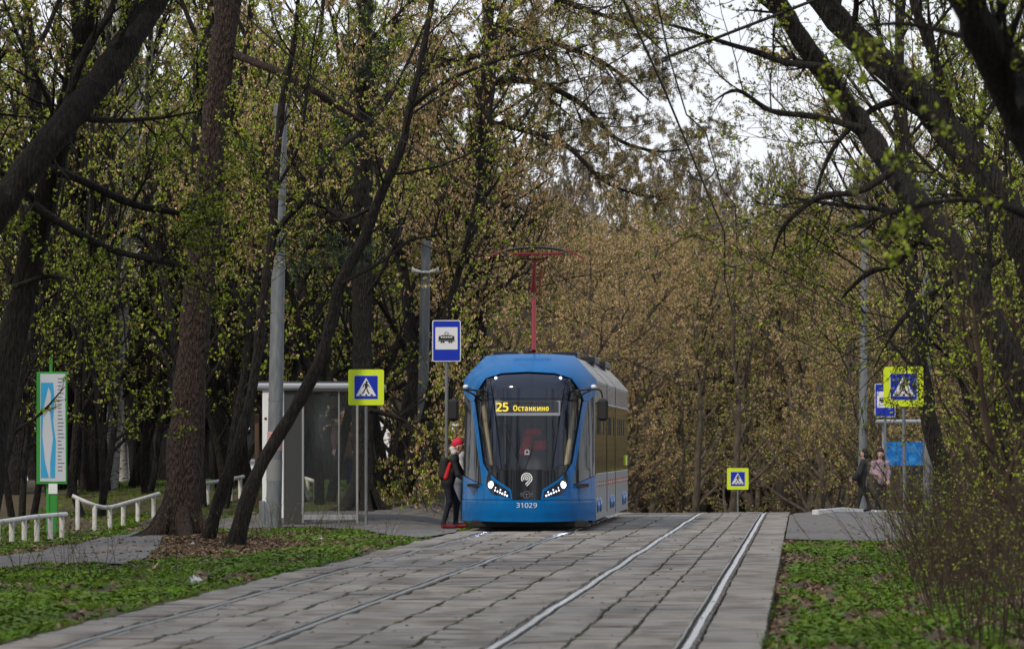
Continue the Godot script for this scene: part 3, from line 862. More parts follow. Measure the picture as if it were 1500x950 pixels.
func build_forest() -> void:
	var tan_mix := [[TAN, 0.82], [OLIVE, 0.13], [LIME, 0.05]]
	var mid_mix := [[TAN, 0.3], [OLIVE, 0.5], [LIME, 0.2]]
	var green_mix := [[LIME, 0.65], [OLIVE, 0.25], [TAN, 0.1]]
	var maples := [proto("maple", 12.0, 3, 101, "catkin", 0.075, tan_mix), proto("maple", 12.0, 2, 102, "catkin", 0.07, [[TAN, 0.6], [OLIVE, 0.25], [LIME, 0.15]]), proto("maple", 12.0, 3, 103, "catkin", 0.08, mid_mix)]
	var greens := [proto("green", 12.0, 1, 111, "leaf", 0.06, mid_mix), proto("green", 12.0, 2, 112, "leaf", 0.06, green_mix)]
	var bares := [proto("bare", 16.0, 1, 121, "catkin", 0.1, [[GREYB, 0.8], [OLIVE, 0.2]]), proto("bare", 16.0, 2, 122, "catkin", 0.1, [[GREYB, 0.7], [TAN, 0.3]])]
	var saps := [proto("sapling", 6.0, 2, 131, "leaf", 0.055, green_mix), proto("sapling", 6.0, 3, 132, "leaf", 0.055, green_mix)]
	var birch := proto("bare", 14.0, 1, 141, "leaf", 0.05, green_mix)
	rng.seed = 77
	var spots := []
	# behind the crest the wood closes over the street; the rows go back in depth
	var d := 168.0
	while d < 335.0:
		var s := FPX / d
		var w := 1660.0 / s
		var nrow := maxi(3, int(w / 6.0))
		for i in nrow:
			var px := -80.0 + 1660.0 * (i + rng.randf()) / nrow
			var x := at_d(px, 600, d).x
			var dd := d + rng.randf_range(-3, 3)
			if dd < 205 and x > -8.8 and x < 4.6: continue
			if dd < 232 and x > -6.0 and x < 2.6: continue
			if absf(x + 2.35) < 5.0 and dd < 272: continue          # nothing in front of the far crossing sign
			# no crown may close the gap of sky over the track: taller trees stand back from it
			var base := height(x, dd)
			var hlow := EYE + (655.0 - 268.0 - rng.randf_range(0, 80)) / FPX * dd - base
			var room := maxf((920.0 - px), (px - 1140.0)) / (0.42 * FPX / dd)
			var h := minf(rng.randf_range(11.0, 17.0), maxf(hlow, room))
			spots.append([x, dd, h, px])
		d += 9.0
	for row in 4:                                                        # the back of the wood, closing the view over the street
		for i in 11:
			var dd := 336.0 + row * 9.0 + rng.randf_range(-4, 4)
			var px := 840.0 + 420.0 * (i + rng.randf()) / 11.0
			var x := at_d(px, 600, dd).x
			spots.append([x, dd, EYE + (655.0 - rng.randf_range(285, 345)) / FPX * dd - height(x, dd), px])
	for q in spots:
		var px: float = q[3]
		var at := on(q[0], q[1])
		var k := rng.randi() % 3
		var turn := rng.randf() * TAU
		var sxz := rng.randf_range(0.85, 1.15)
		if px > 620 and px < 1330 and rng.randf() < 0.72 or (px <= 620 or px >= 1330) and rng.randf() < 0.5:
			if px <= 620 and rng.randf() < 0.45: k = 2  # more olive crowns here, a darker leaf colour standing in for shade
			if k == 2 and px > 620 and px < 1330: k = rng.randi() % 2
			var sc: float = q[2] / maples[k][2]
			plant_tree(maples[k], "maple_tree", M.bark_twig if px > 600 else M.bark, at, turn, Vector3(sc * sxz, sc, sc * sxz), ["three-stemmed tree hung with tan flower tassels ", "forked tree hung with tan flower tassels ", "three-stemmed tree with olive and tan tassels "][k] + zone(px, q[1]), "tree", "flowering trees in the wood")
		else:
			var gk := rng.randi() % 2 if px < 620 or px > 1330 else 0
			var sc: float = q[2] / greens[gk][2]
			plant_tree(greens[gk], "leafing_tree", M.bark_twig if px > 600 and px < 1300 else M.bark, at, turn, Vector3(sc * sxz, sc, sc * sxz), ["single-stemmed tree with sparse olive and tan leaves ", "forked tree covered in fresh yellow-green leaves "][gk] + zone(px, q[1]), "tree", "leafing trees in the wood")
	build_side_woods(maples, greens)
	rng.seed = 79
	# tall grey trees far behind, over the dip
	for i in 52:
		var dd := rng.randf_range(385, 480)
		var px := 560.0 + 830.0 * (i + rng.randf()) / 52.0
		var at := on(at_d(px, 600, dd).x, dd)
		var top := 205.0 + rng.randf_range(0, 60)
		var h := EYE + (655.0 - top) / FPX * dd - at.y
		var sc: float = h / bares[i % 2][2]
		plant_tree(bares[i % 2], "bare_tree", M.bark_grey, at, rng.randf() * TAU, Vector3(sc * 0.9, sc, sc * 0.9), "tall bare grey tree rising far behind the flowering trees", "tree", "grey trees on the skyline")
	# young growth and single trees in the park behind the railings
	for q in [[60, 690, 0], [140, 735, 1], [215, 700, 0], [30, 735, 1], [330, 700, 0], [465, 715, 1], [410, 700, 0], [-20, 780, 0], [95, 705, 1], [180, 692, 0], [270, 690, 1], [580, 705, 0], [-10, 700, 1], [120, 690, 1], [380, 690, 0], [300, 722, 1]]:
		var at := gp(q[0], q[1] + 22)
		var sc := rng.randf_range(0.9, 1.5)
		plant_tree(saps[q[2]], "sapling", M.bark, at, rng.randf() * TAU, Vector3(sc, sc * rng.randf_range(1.0, 1.4), sc), ["forked", "three-stemmed"][q[2]] + " young tree in yellow-green leaf " + ("beside the information board" if q[0] < 125 else ("between the information board and the pine" if q[0] < 265 else "in the park behind the shelter")), "tree", "saplings in the park")
	for q in [[128, 720, 14.0], [152, 718, 13.0], [205, 712, 15.0], [240, 706, 13.0], [88, 716, 15.0], [330, 716, 16.0], [355, 712, 14.0], [20, 724, 16.0]]:
		var at := gp(q[0], q[1])
		var sc: float = q[2] / 12.0
		plant_tree(greens[0], "park_tree", M.bark, at, rng.randf() * TAU, Vector3(sc * 0.8, sc, sc * 0.8), "upright dark-trunked tree on the grass " + ("behind the information board" if q[0] < 100 else ("beyond the white railing with the kink" if q[0] < 260 else "between the pine and the shelter")), "tree", "trees beyond the white railings")
	for q in [[160, 716, 0.9], [178, 706, 1.0]]:
		plant_tree(birch, "birch_tree", M.birch, gp(q[0], q[1]), rng.randf() * TAU, Vector3(q[2] * 0.9, q[2], q[2] * 0.9), "thin white-barked birch on the grass beyond the white railings", "tree", "birches beyond the white railings")
	for q in [[3.3, 99.0], [3.5, 110.0], [3.0, 84.0], [3.9, 121.0], [4.2, 129.0], [2.7, 74.0], [3.9, 104.0], [3.5, 92.0], [4.4, 116.0]]:
		var sc := rng.randf_range(0.5, 0.95)
		plant_tree(saps[rng.randi() % 2], "verge_sapling", M.bark_shrub, on(q[0], q[1]), rng.randf() * TAU, Vector3(sc, sc, sc), "thin twiggy sapling sprouting from the verge thicket", "tree", "saplings in the verge thicket")
	# verge by the pavement: trees that close the edge of the view
	for q in [[3.9, 118.0, 8.0], [4.8, 126.0, 11.0], [6.0, 142.0, 13.0], [7.2, 155.0, 13.0], [5.6, 168.0, 12.0], [8.4, 175.0, 14.0], [5.4, 108.0, 8.0]]:
		var sc: float = q[2] / 12.0
		plant_tree(greens[1], "verge_tree", M.bark, on(q[0], q[1]), rng.randf() * TAU, Vector3(sc * 0.8, sc, sc * 0.8), "forked green-leafing tree in the thicket on the verge by the pavement", "tree", "trees in the verge thicket")

func build_side_woods(maples: Array, greens: Array) -> void:
	var tall := [proto("canopy", 16.0, 1, 151, "leaf", 0.09, [[LIME, 0.5], [OLIVE, 0.5]]), proto("canopy", 16.0, 1, 152, "leaf", 0.09, [[LIME, 0.5], [OLIVE, 0.5]])]
	rng.seed = 305
	for i in 26:  # high crowns out of view, added to shade the foreground
		var right := i % 2 == 0
		var d := 8.0 + 7.6 * (i / 2) + rng.randf_range(-2, 2)
		var x := (d * 0.031 + 3.0 + rng.randf_range(0, 1.5)) if right else (-d * 0.112 - 3.2 - rng.randf_range(0, 1.5))
		var sc := rng.randf_range(0.95, 1.12)
		plant_tree(tall[i / 2 % 2], "unseen_shade_tree", M.bark, on(x, d), rng.randf() * TAU, Vector3(sc * 1.1, sc, sc * 1.1), "tall unseen tree added on the verge to shade the street" if right else "tall unseen tree added in the park to shade the street", "tree", "unseen trees added to shade the street")
	rng.seed = 304
	for i in 22:  # trees beyond the left edge of view, added to shade the wood there
		var d := 85.0 + 5.0 * i + rng.randf_range(-2, 2)
		var m: Array = greens[i % 2]
		var sc := rng.randf_range(14.0, 18.0) / m[2] as float
		plant_tree(m, "added_wood_tree", M.bark, on(-d * 0.112 - 3.5 - rng.randf_range(0, 9), d), rng.randf() * TAU, Vector3(sc, sc, sc), "unseen leafing tree added beside the park wood to shade it", "tree", "unseen trees added to shade the park wood")
	rng.seed = 303
	for i in 30:
		var right := i % 2 == 0
		var d := 40.0 + 8.0 * (i / 2) + rng.randf_range(-3, 3)
		var x := (d * 0.031 + 7.0 + rng.randf_range(0, 6)) if right else (-d * 0.112 - 7.5 - rng.randf_range(0, 6))
		var m: Array = greens[rng.randi() % 2]
		var sc := rng.randf_range(13.0, 17.0) / m[2] as float
		plant_tree(m, "roadside_tree", M.bark, on(x, d), rng.randf() * TAU, Vector3(sc, sc, sc), "leafing roadside tree in the wood bordering the verge thicket" if right else "leafing roadside tree in the park wood along the path", "tree", "trees lining the street")

func shrub_proto(seedv: int, stems: int) -> Array:
	rng.seed = seedv
	var W := MB.new()
	var tips := PackedVector3Array()
	var P := {"levels": 1, "wander": 0.14, "up": [0.15, 0.2], "kids": [3], "ratio": [0.4], "ang": [0.6], "from": [0.3], "taper": 0.4, "leafs": 2, "thin": 0.0028}
	for s in stems:
		var a := rng.randf() * TAU
		var o := Vector3(cos(a), 0, sin(a)) * rng.randf() * 0.9
		var d := Vector3(cos(a) * 0.35 + rng.randfn() * 0.15, 1, sin(a) * 0.35 + rng.randfn() * 0.15).normalized()
		grow(W, tips, o + Vector3(0, -0.05, 0), d, rng.randf_range(0.7, 2.1), rng.randf_range(0.006, 0.012), 0, P)
	var L := MB.new()
	for t in tips:
		if rng.randf() < 0.8: leaf_cluster(L, t, "leaf", 0.035, [[LIME, 0.6], [OLIVE, 0.4]])
	return [W.mesh(), L.mesh()]

func inside_path(x: float, d: float) -> bool:
	for p in path_polys:
		if Geometry2D.is_point_in_polygon(Vector2(x, d), p): return true
	return false

func scatter(called: String, m: Mesh, mt: Material, list: Array, label: String, cat: String) -> void:
	var mm := MultiMesh.new()
	mm.transform_format = MultiMesh.TRANSFORM_3D
	mm.use_colors = true
	mm.mesh = m
	mm.instance_count = list.size()
	for i in list.size():
		mm.set_instance_transform(i, list[i][0])
		mm.set_instance_color(i, list[i][1])
	var o := MultiMeshInstance3D.new()
	o.name = numbered(called)
	o.multimesh = mm
	o.material_override = mt
	add_child(o)
	tag(o, label, cat, "", "stuff")

func tuft(blades: int, h: float, w: float, seedv: int) -> ArrayMesh:
	rng.seed = seedv
	var b := MB.new()
	for k in blades:
		var a := rng.randf() * TAU
		var o := Vector3(rng.randfn() * 0.03, 0, rng.randfn() * 0.03)
		var dv := Vector3(cos(a), 0, sin(a)) * rng.randf_range(0.1, 0.6)
		var hh := h * rng.randf_range(0.5, 1.2)
		var sd := Vector3(-sin(a), 0, cos(a)) * w
		var m1 := o + (dv * 0.4 + Vector3.UP) * hh * 0.55
		var m2 := o + (dv * 1.3 + Vector3.UP * 0.92) * hh
		var f := rng.randf_range(0.8, 1.2)
		b.col = Color(f, f, f * 0.9)
		b.quad(o - sd, o + sd, m1 + sd * 0.8, m1 - sd * 0.8)
		b.tri(m1 - sd * 0.8, m1 + sd * 0.8, m2)
	return b.mesh()

func herb(seedv: int) -> ArrayMesh:                   # a low broad-leaved weed
	rng.seed = seedv
	var b := MB.new()
	for k in 7:
		var a := rng.randf() * TAU
		var d := Vector3(cos(a), rng.randf_range(0.2, 0.9), sin(a)).normalized()
		var o := d * 0.02
		var l := rng.randf_range(0.03, 0.075)
		var e := o + d * l
		var sd := d.cross(Vector3.UP).normalized() * l * 0.3
		var f := rng.randf_range(0.8, 1.25)
		b.col = Color(f, f, f * 0.85)
		b.tri(o, e + sd, e - sd)
		b.tri(e - sd, e + sd, e + d * l * 0.5 + Vector3(0, -0.015, 0))
	return b.mesh()

func build_undergrowth() -> void:
	var shr := [shrub_proto(201, 10), shrub_proto(202, 13), shrub_proto(203, 8)]
	rng.seed = 88
	for i in 130:
		var d := rng.randf_range(56, 128)
		var edge := lerpf(1.2, 2.0, ss(60, 120, d))
		var x := edge + pow(rng.randf(), 1.4) * 2.4 + 0.1
		var sc := rng.randf_range(0.6, 1.05) * lerpf(0.75, 1.1, ss(edge, edge + 1.6, x))
		var t := plant_tree(shr[i % 3], "shrub", M.bark_shrub, on(x, d), rng.randf() * TAU, Vector3(sc, sc, sc), ["twiggy brown shrub budding green in the verge thicket", "dense twiggy shrub of thin brown stems in the verge thicket", "sparse shrub with few thin stems in the verge thicket"][i % 3], "shrub", "shrubs on the verge")
		t.get_child(0).name = "stems"
		t.get_child(1).name = "leaves"
	for i in 12:
		var d := 62.0 + i * 6.0 + rng.randf_range(-2, 2)
		var sc := rng.randf_range(1.15, 1.6)
		var t := plant_tree(shr[i % 2], "tall_shrub", M.bark_shrub, on(d * 0.03 + 0.9 + rng.randf() * 0.8, d), rng.randf() * TAU, Vector3(sc * 0.8, sc, sc * 0.8), "tall arching shrub of brown stems deep in the verge thicket", "shrub", "tall shrubs on the verge")
		t.get_child(0).name = "stems"
		t.get_child(1).name = "leaves"
	for q in [[330, 795], [430, 782], [455, 778], [480, 776], [505, 776], [385, 788], [140, 840], [95, 842], [560, 786], [410, 785], [30, 838], [240, 830], [520, 778], [465, 782]]:
		var sc := rng.randf_range(0.28, 0.5)
		var t := plant_tree(shr[rng.randi() % 3], "low_shrub", M.bark_shrub, gp(q[0], q[1] + 6), rng.randf() * TAU, Vector3(sc, sc, sc), "low twiggy bush on the grass bank beside the path", "shrub", "low bushes on the bank")
		t.get_child(0).name = "stems"
		t.get_child(1).name = "leaves"
	# grass and weeds
	var g1 := tuft(10, 0.075, 0.003, 301)
	var g2 := herb(302)
	var lists := [[], []]
	rng.seed = 99
	var tries := 0
	while tries < 190000:
		tries += 1
		var left := rng.randf() < 0.62
		var d := 50.0 + 98.0 * rng.randf()
		var x := -6.5 - pow(rng.randf(), 1.2) * 9.5 if left else -0.29 + rng.randf() * 4.6
		if not left and d > 123: continue
		if inside_path(x, d): continue
		var patch := hn.get_noise_2d(x * 34.0, d * 1.5) + 0.6 * hn.get_noise_2d(x * 90.0 + 9.0, d * 5.0)
		var dens := 0.44 + 2.1 * patch
		if left:
			dens -= 1.2 * ss(3.4, 0.8, Vector2(x + 9.7, (d - 114.0) * 0.22).length())   # bare litter round the pine
			if d > 120 and x < -9: dens -= 0.25
		else:
			dens -= 0.75 * ss(0.2, -0.25, x) + 0.5 * ss(1.3, 2.4, x)
		if rng.randf() > dens: continue
		var sc := rng.randf_range(0.6, 1.3)
		var f := rng.randf_range(0.7, 1.2)
		var yel := rng.randf_range(0.8, 1.4)
		var c := Color(0.1 * f * yel, 0.2 * f, 0.01 * f)
		var k := 0 if rng.randf() < 0.55 + hn.get_noise_2d(x * 18.0 + 70.0, d * 7.0) else 1
		lists[k].append([Transform3D(Basis(Vector3.UP, rng.randf() * TAU).scaled(Vector3(sc, sc, sc)), on(x, d, -0.005)), c])
	# the bank behind the stop
	for i in 9000:
		var x := rng.randf_range(-16.0, -6.9)
		var d := rng.randf_range(149, 200)
		if inside_path(x, d): continue
		var sc := rng.randf_range(0.7, 1.4)
		var f := rng.randf_range(0.8, 1.3)
		lists[0].append([Transform3D(Basis(Vector3.UP, rng.randf() * TAU).scaled(Vector3(sc * 1.6, sc, sc * 1.6)), on(x, d, -0.005)), Color(0.11 * f, 0.18 * f, 0.016 * f)])
	scatter("grass", g1, M.grass, lists[0], "short bright green grass on the verges", "grass")
	scatter("weeds", g2, M.grass, lists[1], "low broad-leaved weeds among the grass", "weeds")
	# grass growing in the joints of the paving
	var joints := []
	var rows := slab_rows()
	for i in 11000:
		var k := rng.randi() % rows.size()
		var x: float = rows[k][1] + rng.randf_range(-0.012, 0.012)
		var d := 52.0 + 110.0 * pow(rng.randf(), 1.3)
		if k in [0, 3, 6, 9]: continue
		var dens: float = hn.get_noise_2d(k * 90.0, d * 7.0) * 1.6 + [0.0, 0.4, 0.45, 0.0, 0.55, 0.75, 0.0, 0.35, 0.2, 0.0, 0.2][k]
		if rng.randf() > dens: continue
		var sc := rng.randf_range(0.18, 0.42)
		joints.append([Transform3D(Basis(Vector3.UP, rng.randf() * TAU).scaled(Vector3(sc, sc * 0.8, sc)), Vector3(x, uneven(x, d) - 0.006, -d)), Color(0.07, 0.11, 0.02) * rng.randf_range(0.5, 1.2)])
	scatter("joint_grass", g1, M.grass, joints, "thin grass sprouting from the joints of the paving slabs", "grass")
	# dead leaves
	var lf := MB.new()
	lf.tri(Vector3(-0.03, 0.004, 0), Vector3(0.0, 0.012, 0.022), Vector3(0.035, 0.006, 0.0))
	lf.tri(Vector3(-0.03, 0.004, 0), Vector3(0.035, 0.006, 0.0), Vector3(0.0, 0.014, -0.022))
	var dead := []
	for i in 34000:
		var left := rng.randf() < 0.7
		var d := rng.randf_range(52, 150)
		var x := -6.5 - rng.randf() * 9.0 if left else -0.29 + rng.randf() * 4.5
		if rng.randf() < 0.5 and left:
			x = -9.7 + rng.randfn() * 1.1; d = 115.0 + rng.randfn() * 8.0
		if inside_path(x, d) and rng.randf() < 0.88: continue
		if x > -6.47 and x < -0.3: continue
		var q: Array = [[0.13, 0.075, 0.04], [0.2, 0.13, 0.08], [0.08, 0.05, 0.03], [0.26, 0.19, 0.13]][rng.randi() % 4]
		dead.append([Transform3D(Basis.from_euler(Vector3(rng.randfn() * 0.5, rng.randf() * TAU, rng.randfn() * 0.5)).scaled(Vector3.ONE * rng.randf_range(0.7, 1.6)), on(x, d, 0.012)), Color(q[0], q[1], q[2])])
	for i in 260:
		var d := rng.randf_range(54, 130)
		var x := rng.randf_range(-6.4, -0.4)
		dead.append([Transform3D(Basis.from_euler(Vector3(rng.randfn() * 0.3, rng.randf() * TAU, 0)).scaled(Vector3.ONE * rng.randf_range(0.5, 1.1)), Vector3(x, uneven(x, d) + 0.008, -d)), Color(0.07, 0.045, 0.03)])
	scatter("dead_leaves", lf.mesh(), M.litter, dead, "brown dead leaves lying over soil, grass and paving", "leaves")
	# litter seen on the grass
	for q in [[285, 858, 0.1, "crumpled white paper scrap on the grass near the paving"], [228, 836, 0.09, "small tan scrap of card on the grass below the pine"], [468, 792, 0.07, "flat white wrapper on the grass by the low bushes"], [282, 800, 0.05, "tiny pale scrap in the leaf litter at the pine's foot"]]:
		var b := MB.new()
		rng.seed = int(q[0])
		var s: float = q[2]
		for k in 9:
			b.tri(rdir() * s * 0.7, rdir() * s, rdir() * s * 0.8)
		var o := obj("paper_scrap", b.mesh(), M.cream if q[0] == 228 else M.white_clean)
		o.position = gp(q[0], q[1]) + Vector3(0, s * 0.5, 0)
		tag(o, q[3], "litter")

# ---------------------------------------------------------------- signs, poles, shelter, railings
func P2(list: Array, s := 1.0, o := Vector2.ZERO) -> PackedVector2Array:
	var p := PackedVector2Array()
	for a in list: p.append(Vector2(a[0], a[1]) * s + o)
	return p

func round_rect(w: float, h: float, r: float) -> PackedVector2Array:
	var p := PackedVector2Array()
	for q in [[1, 1, 0.0], [-1, 1, PI / 2], [-1, -1, PI], [1, -1, PI * 1.5]]:
		for k in 5:
			var a: float = q[2] + PI / 2 * k / 4.0
			p.append(Vector2(q[0] * (w / 2 - r) + cos(a) * r, q[1] * (h / 2 - r) + sin(a) * r))
	return p

func circle(o: Vector2, r: float, n := 16) -> PackedVector2Array:
	var p := PackedVector2Array()
	for k in n: p.append(o + Vector2(cos(TAU * k / n), sin(TAU * k / n)) * r)
	return p

func plate(poly: PackedVector2Array, z: float, th: float, m: Material, called: String, parent: Node, o := Vector3.ZERO) -> MeshInstance3D:
	var b := MB.new()
	b.ext(poly, Transform3D(Basis.IDENTITY, o + Vector3(0, 0, z)), th)
	return obj(called, b.mesh(), m, parent)

# pedestrian crossing sign; foot at the pole's base, panel centre at height hy
func crossing_sign(at: Vector3, hy: float, w: float, label: String, lean := 0.0) -> void:
	var t := thing("crossing_sign", at)
	t.rotation.z = lean
	tag(t, label, "sign", "pedestrian crossing signs")
	var b := MB.new()
	b.bar(Vector3(0, -0.1, -0.05), Vector3(0, hy + w * 0.45, -0.05), 0.032, 12)
	obj("pole", b.mesh(), M.galv, t)
	var o := Vector3(0, hy, 0)
	plate(round_rect(w, w, w * 0.05), 0.0, 0.02, M.lime, "plate", t, o)
	var k := w / 0.7
	plate(round_rect(0.47 * k, 0.47 * k, 0.01), 0.004, 0.003, M.sign_white, "white_rim", t, o)
	plate(round_rect(0.455 * k, 0.455 * k, 0.01), 0.008, 0.003, M.sign_blue, "blue_field", t, o)
	plate(P2([[-0.2, -0.17], [0.2, -0.17], [0, 0.19]], k), 0.012, 0.003, M.sign_white, "white_triangle", t, o)
	var f := MB.new()
	var tr := Transform3D(Basis.IDENTITY, o + Vector3(0, 0, 0.016))
	f.ext(circle(Vector2(0.012, 0.105) * k, 0.021 * k, 12), tr, 0.003)
	f.ext(P2([[-0.02, 0.082], [0.024, 0.085], [0.036, 0.03], [0.022, -0.015], [-0.022, -0.015], [-0.024, 0.03]], k), tr, 0.003)
	f.ext(P2([[-0.022, -0.017], [0.004, -0.017], [-0.03, -0.085], [-0.062, -0.13], [-0.09, -0.125], [-0.05, -0.075]], k), tr, 0.003)
	f.ext(P2([[0.006, -0.017], [0.024, -0.017], [0.044, -0.075], [0.075, -0.125], [0.05, -0.132], [0.018, -0.08]], k), tr, 0.003)
	f.ext(P2([[0.03, 0.08], [0.062, 0.03], [0.078, 0.0], [0.066, -0.006], [0.046, 0.026], [0.032, 0.05]], k), tr, 0.003)
	f.ext(P2([[-0.022, 0.078], [-0.058, 0.045], [-0.068, -0.002], [-0.054, -0.004], [-0.045, 0.03], [-0.026, 0.05]], k), tr, 0.003)
	obj("walking_figure", f.mesh(), M.black, t)
	for q in [-0.135, -0.02, 0.085]:
		plate(P2([[q, -0.162], [q + 0.05, -0.162], [q + 0.04, -0.135], [q + 0.012, -0.135]], k), 0.016, 0.003, M.black, "stripe", t, o)
	for y in [-0.2, 0.2]:
		var c := MB.new()
		c.box(Vector3(0, hy + y * k, -0.05), Vector3(0.09, 0.035, 0.072), 0.004)
		obj("clamp", c.mesh(), M.galv, t)

func tram_glyph(f: MB, o: Vector3, k: float) -> void:
	var tr := Transform3D(Basis.IDENTITY, o)
	var body := P2([[-0.175, -0.04], [0.175, -0.04], [0.185, 0.0], [0.17, 0.055], [-0.17, 0.055], [-0.185, 0.0]], k)
	f.ext(body, tr, 0.003)
	f.ext(P2([[-0.2, -0.062], [0.2, -0.062], [0.19, -0.046], [-0.19, -0.046]], k), tr, 0.003)
	for x in [-0.115, -0.065, 0.065, 0.115]: f.ext(circle(Vector2(x, -0.085) * k, 0.023 * k, 10), tr, 0.003)
	f.ext(P2([[-0.12, 0.062], [0.12, 0.062], [0.12, 0.074], [-0.12, 0.074]], k), tr, 0.003)
	for q in [[[-0.008, 0.074], [-0.05, 0.11], [0.0, 0.145]], [[0.008, 0.074], [0.05, 0.11], [0.0, 0.145]]]:
		for j in 2:
			var a := Vector2(q[j][0], q[j][1]) * k
			var b := Vector2(q[j + 1][0], q[j + 1][1]) * k
			var n := (b - a).orthogonal().normalized() * 0.005 * k
			f.ext(PackedVector2Array([a - n, b - n, b + n, a + n]), tr, 0.003)

func stop_sign(at: Vector3, hy: float, w: float, h: float, label: String, heading: bool) -> void:
	var t := thing("tram_stop_sign", at)
	tag(t, label, "sign")
	var b := MB.new()
	b.bar(Vector3(0, -0.1, -0.06), Vector3(0, hy + h * 0.42, -0.06), 0.036, 12)
	obj("pole", b.mesh(), M.galv, t)
	var o := Vector3(0, hy, 0)
	plate(round_rect(w, h, 0.035), 0.0, 0.022, M.sign_white, "plate", t, o)
	plate(round_rect(w - 0.035, h - 0.035, 0.025), 0.004, 0.003, M.sign_blue, "blue_field", t, o)
	var oy := 0.02 if heading else 0.05
	plate(round_rect(w * 0.78, w * 0.78, 0.012), 0.008, 0.003, M.sign_white, "white_field", t, o + Vector3(0, oy, 0))
	var f := MB.new()
	tram_glyph(f, o + Vector3(0, oy, 0.012), w / 0.56 * 0.86)
	obj("tram_symbol", f.mesh(), M.black, t)
	var wl := MB.new()
	for k in 5: wl.ext(P2([[-0.13 + k * 0.055, 0.01], [-0.09 + k * 0.055, 0.01], [-0.09 + k * 0.055, 0.04], [-0.13 + k * 0.055, 0.04]], w / 0.56 * 0.86), Transform3D(Basis.IDENTITY, o + Vector3(0, oy, 0.015)), 0.002)
	obj("symbol_windows", wl.mesh(), M.sign_white, t)

func pole(at: Vector3, h: float, r0: float, r1: float, label: String, m: Material, bands: Array, lean := Vector2.ZERO) -> Node3D:
	var t := thing("street_pole", at)
	tag(t, label, "pole")
	var b := MB.new()
	var pts := PackedVector3Array()
	var rad := PackedFloat32Array()
	for k in 9:
		var f := k / 8.0
		pts.append(Vector3(lean.x * f, -0.2 + (h + 0.2) * f, lean.y * f))
		rad.append(lerpf(r0, r1, f))
	b.tube(pts, rad, 20, true)
	obj("shaft", b.mesh(), m, t)
	for q in bands:
		var c := MB.new()
		var f: float = q[0] / h
		var rr := lerpf(r0, r1, f) + 0.004
		var f2: float = (q[0] + q[1]) / h
		c.tube(PackedVector3Array([Vector3(lean.x * f, q[0], lean.y * f), Vector3(lean.x * f2, q[0] + q[1], lean.y * f2)]), PackedFloat32Array([rr, rr]), 20, true)
		obj(q[2], c.mesh(), q[3], t)
	return t

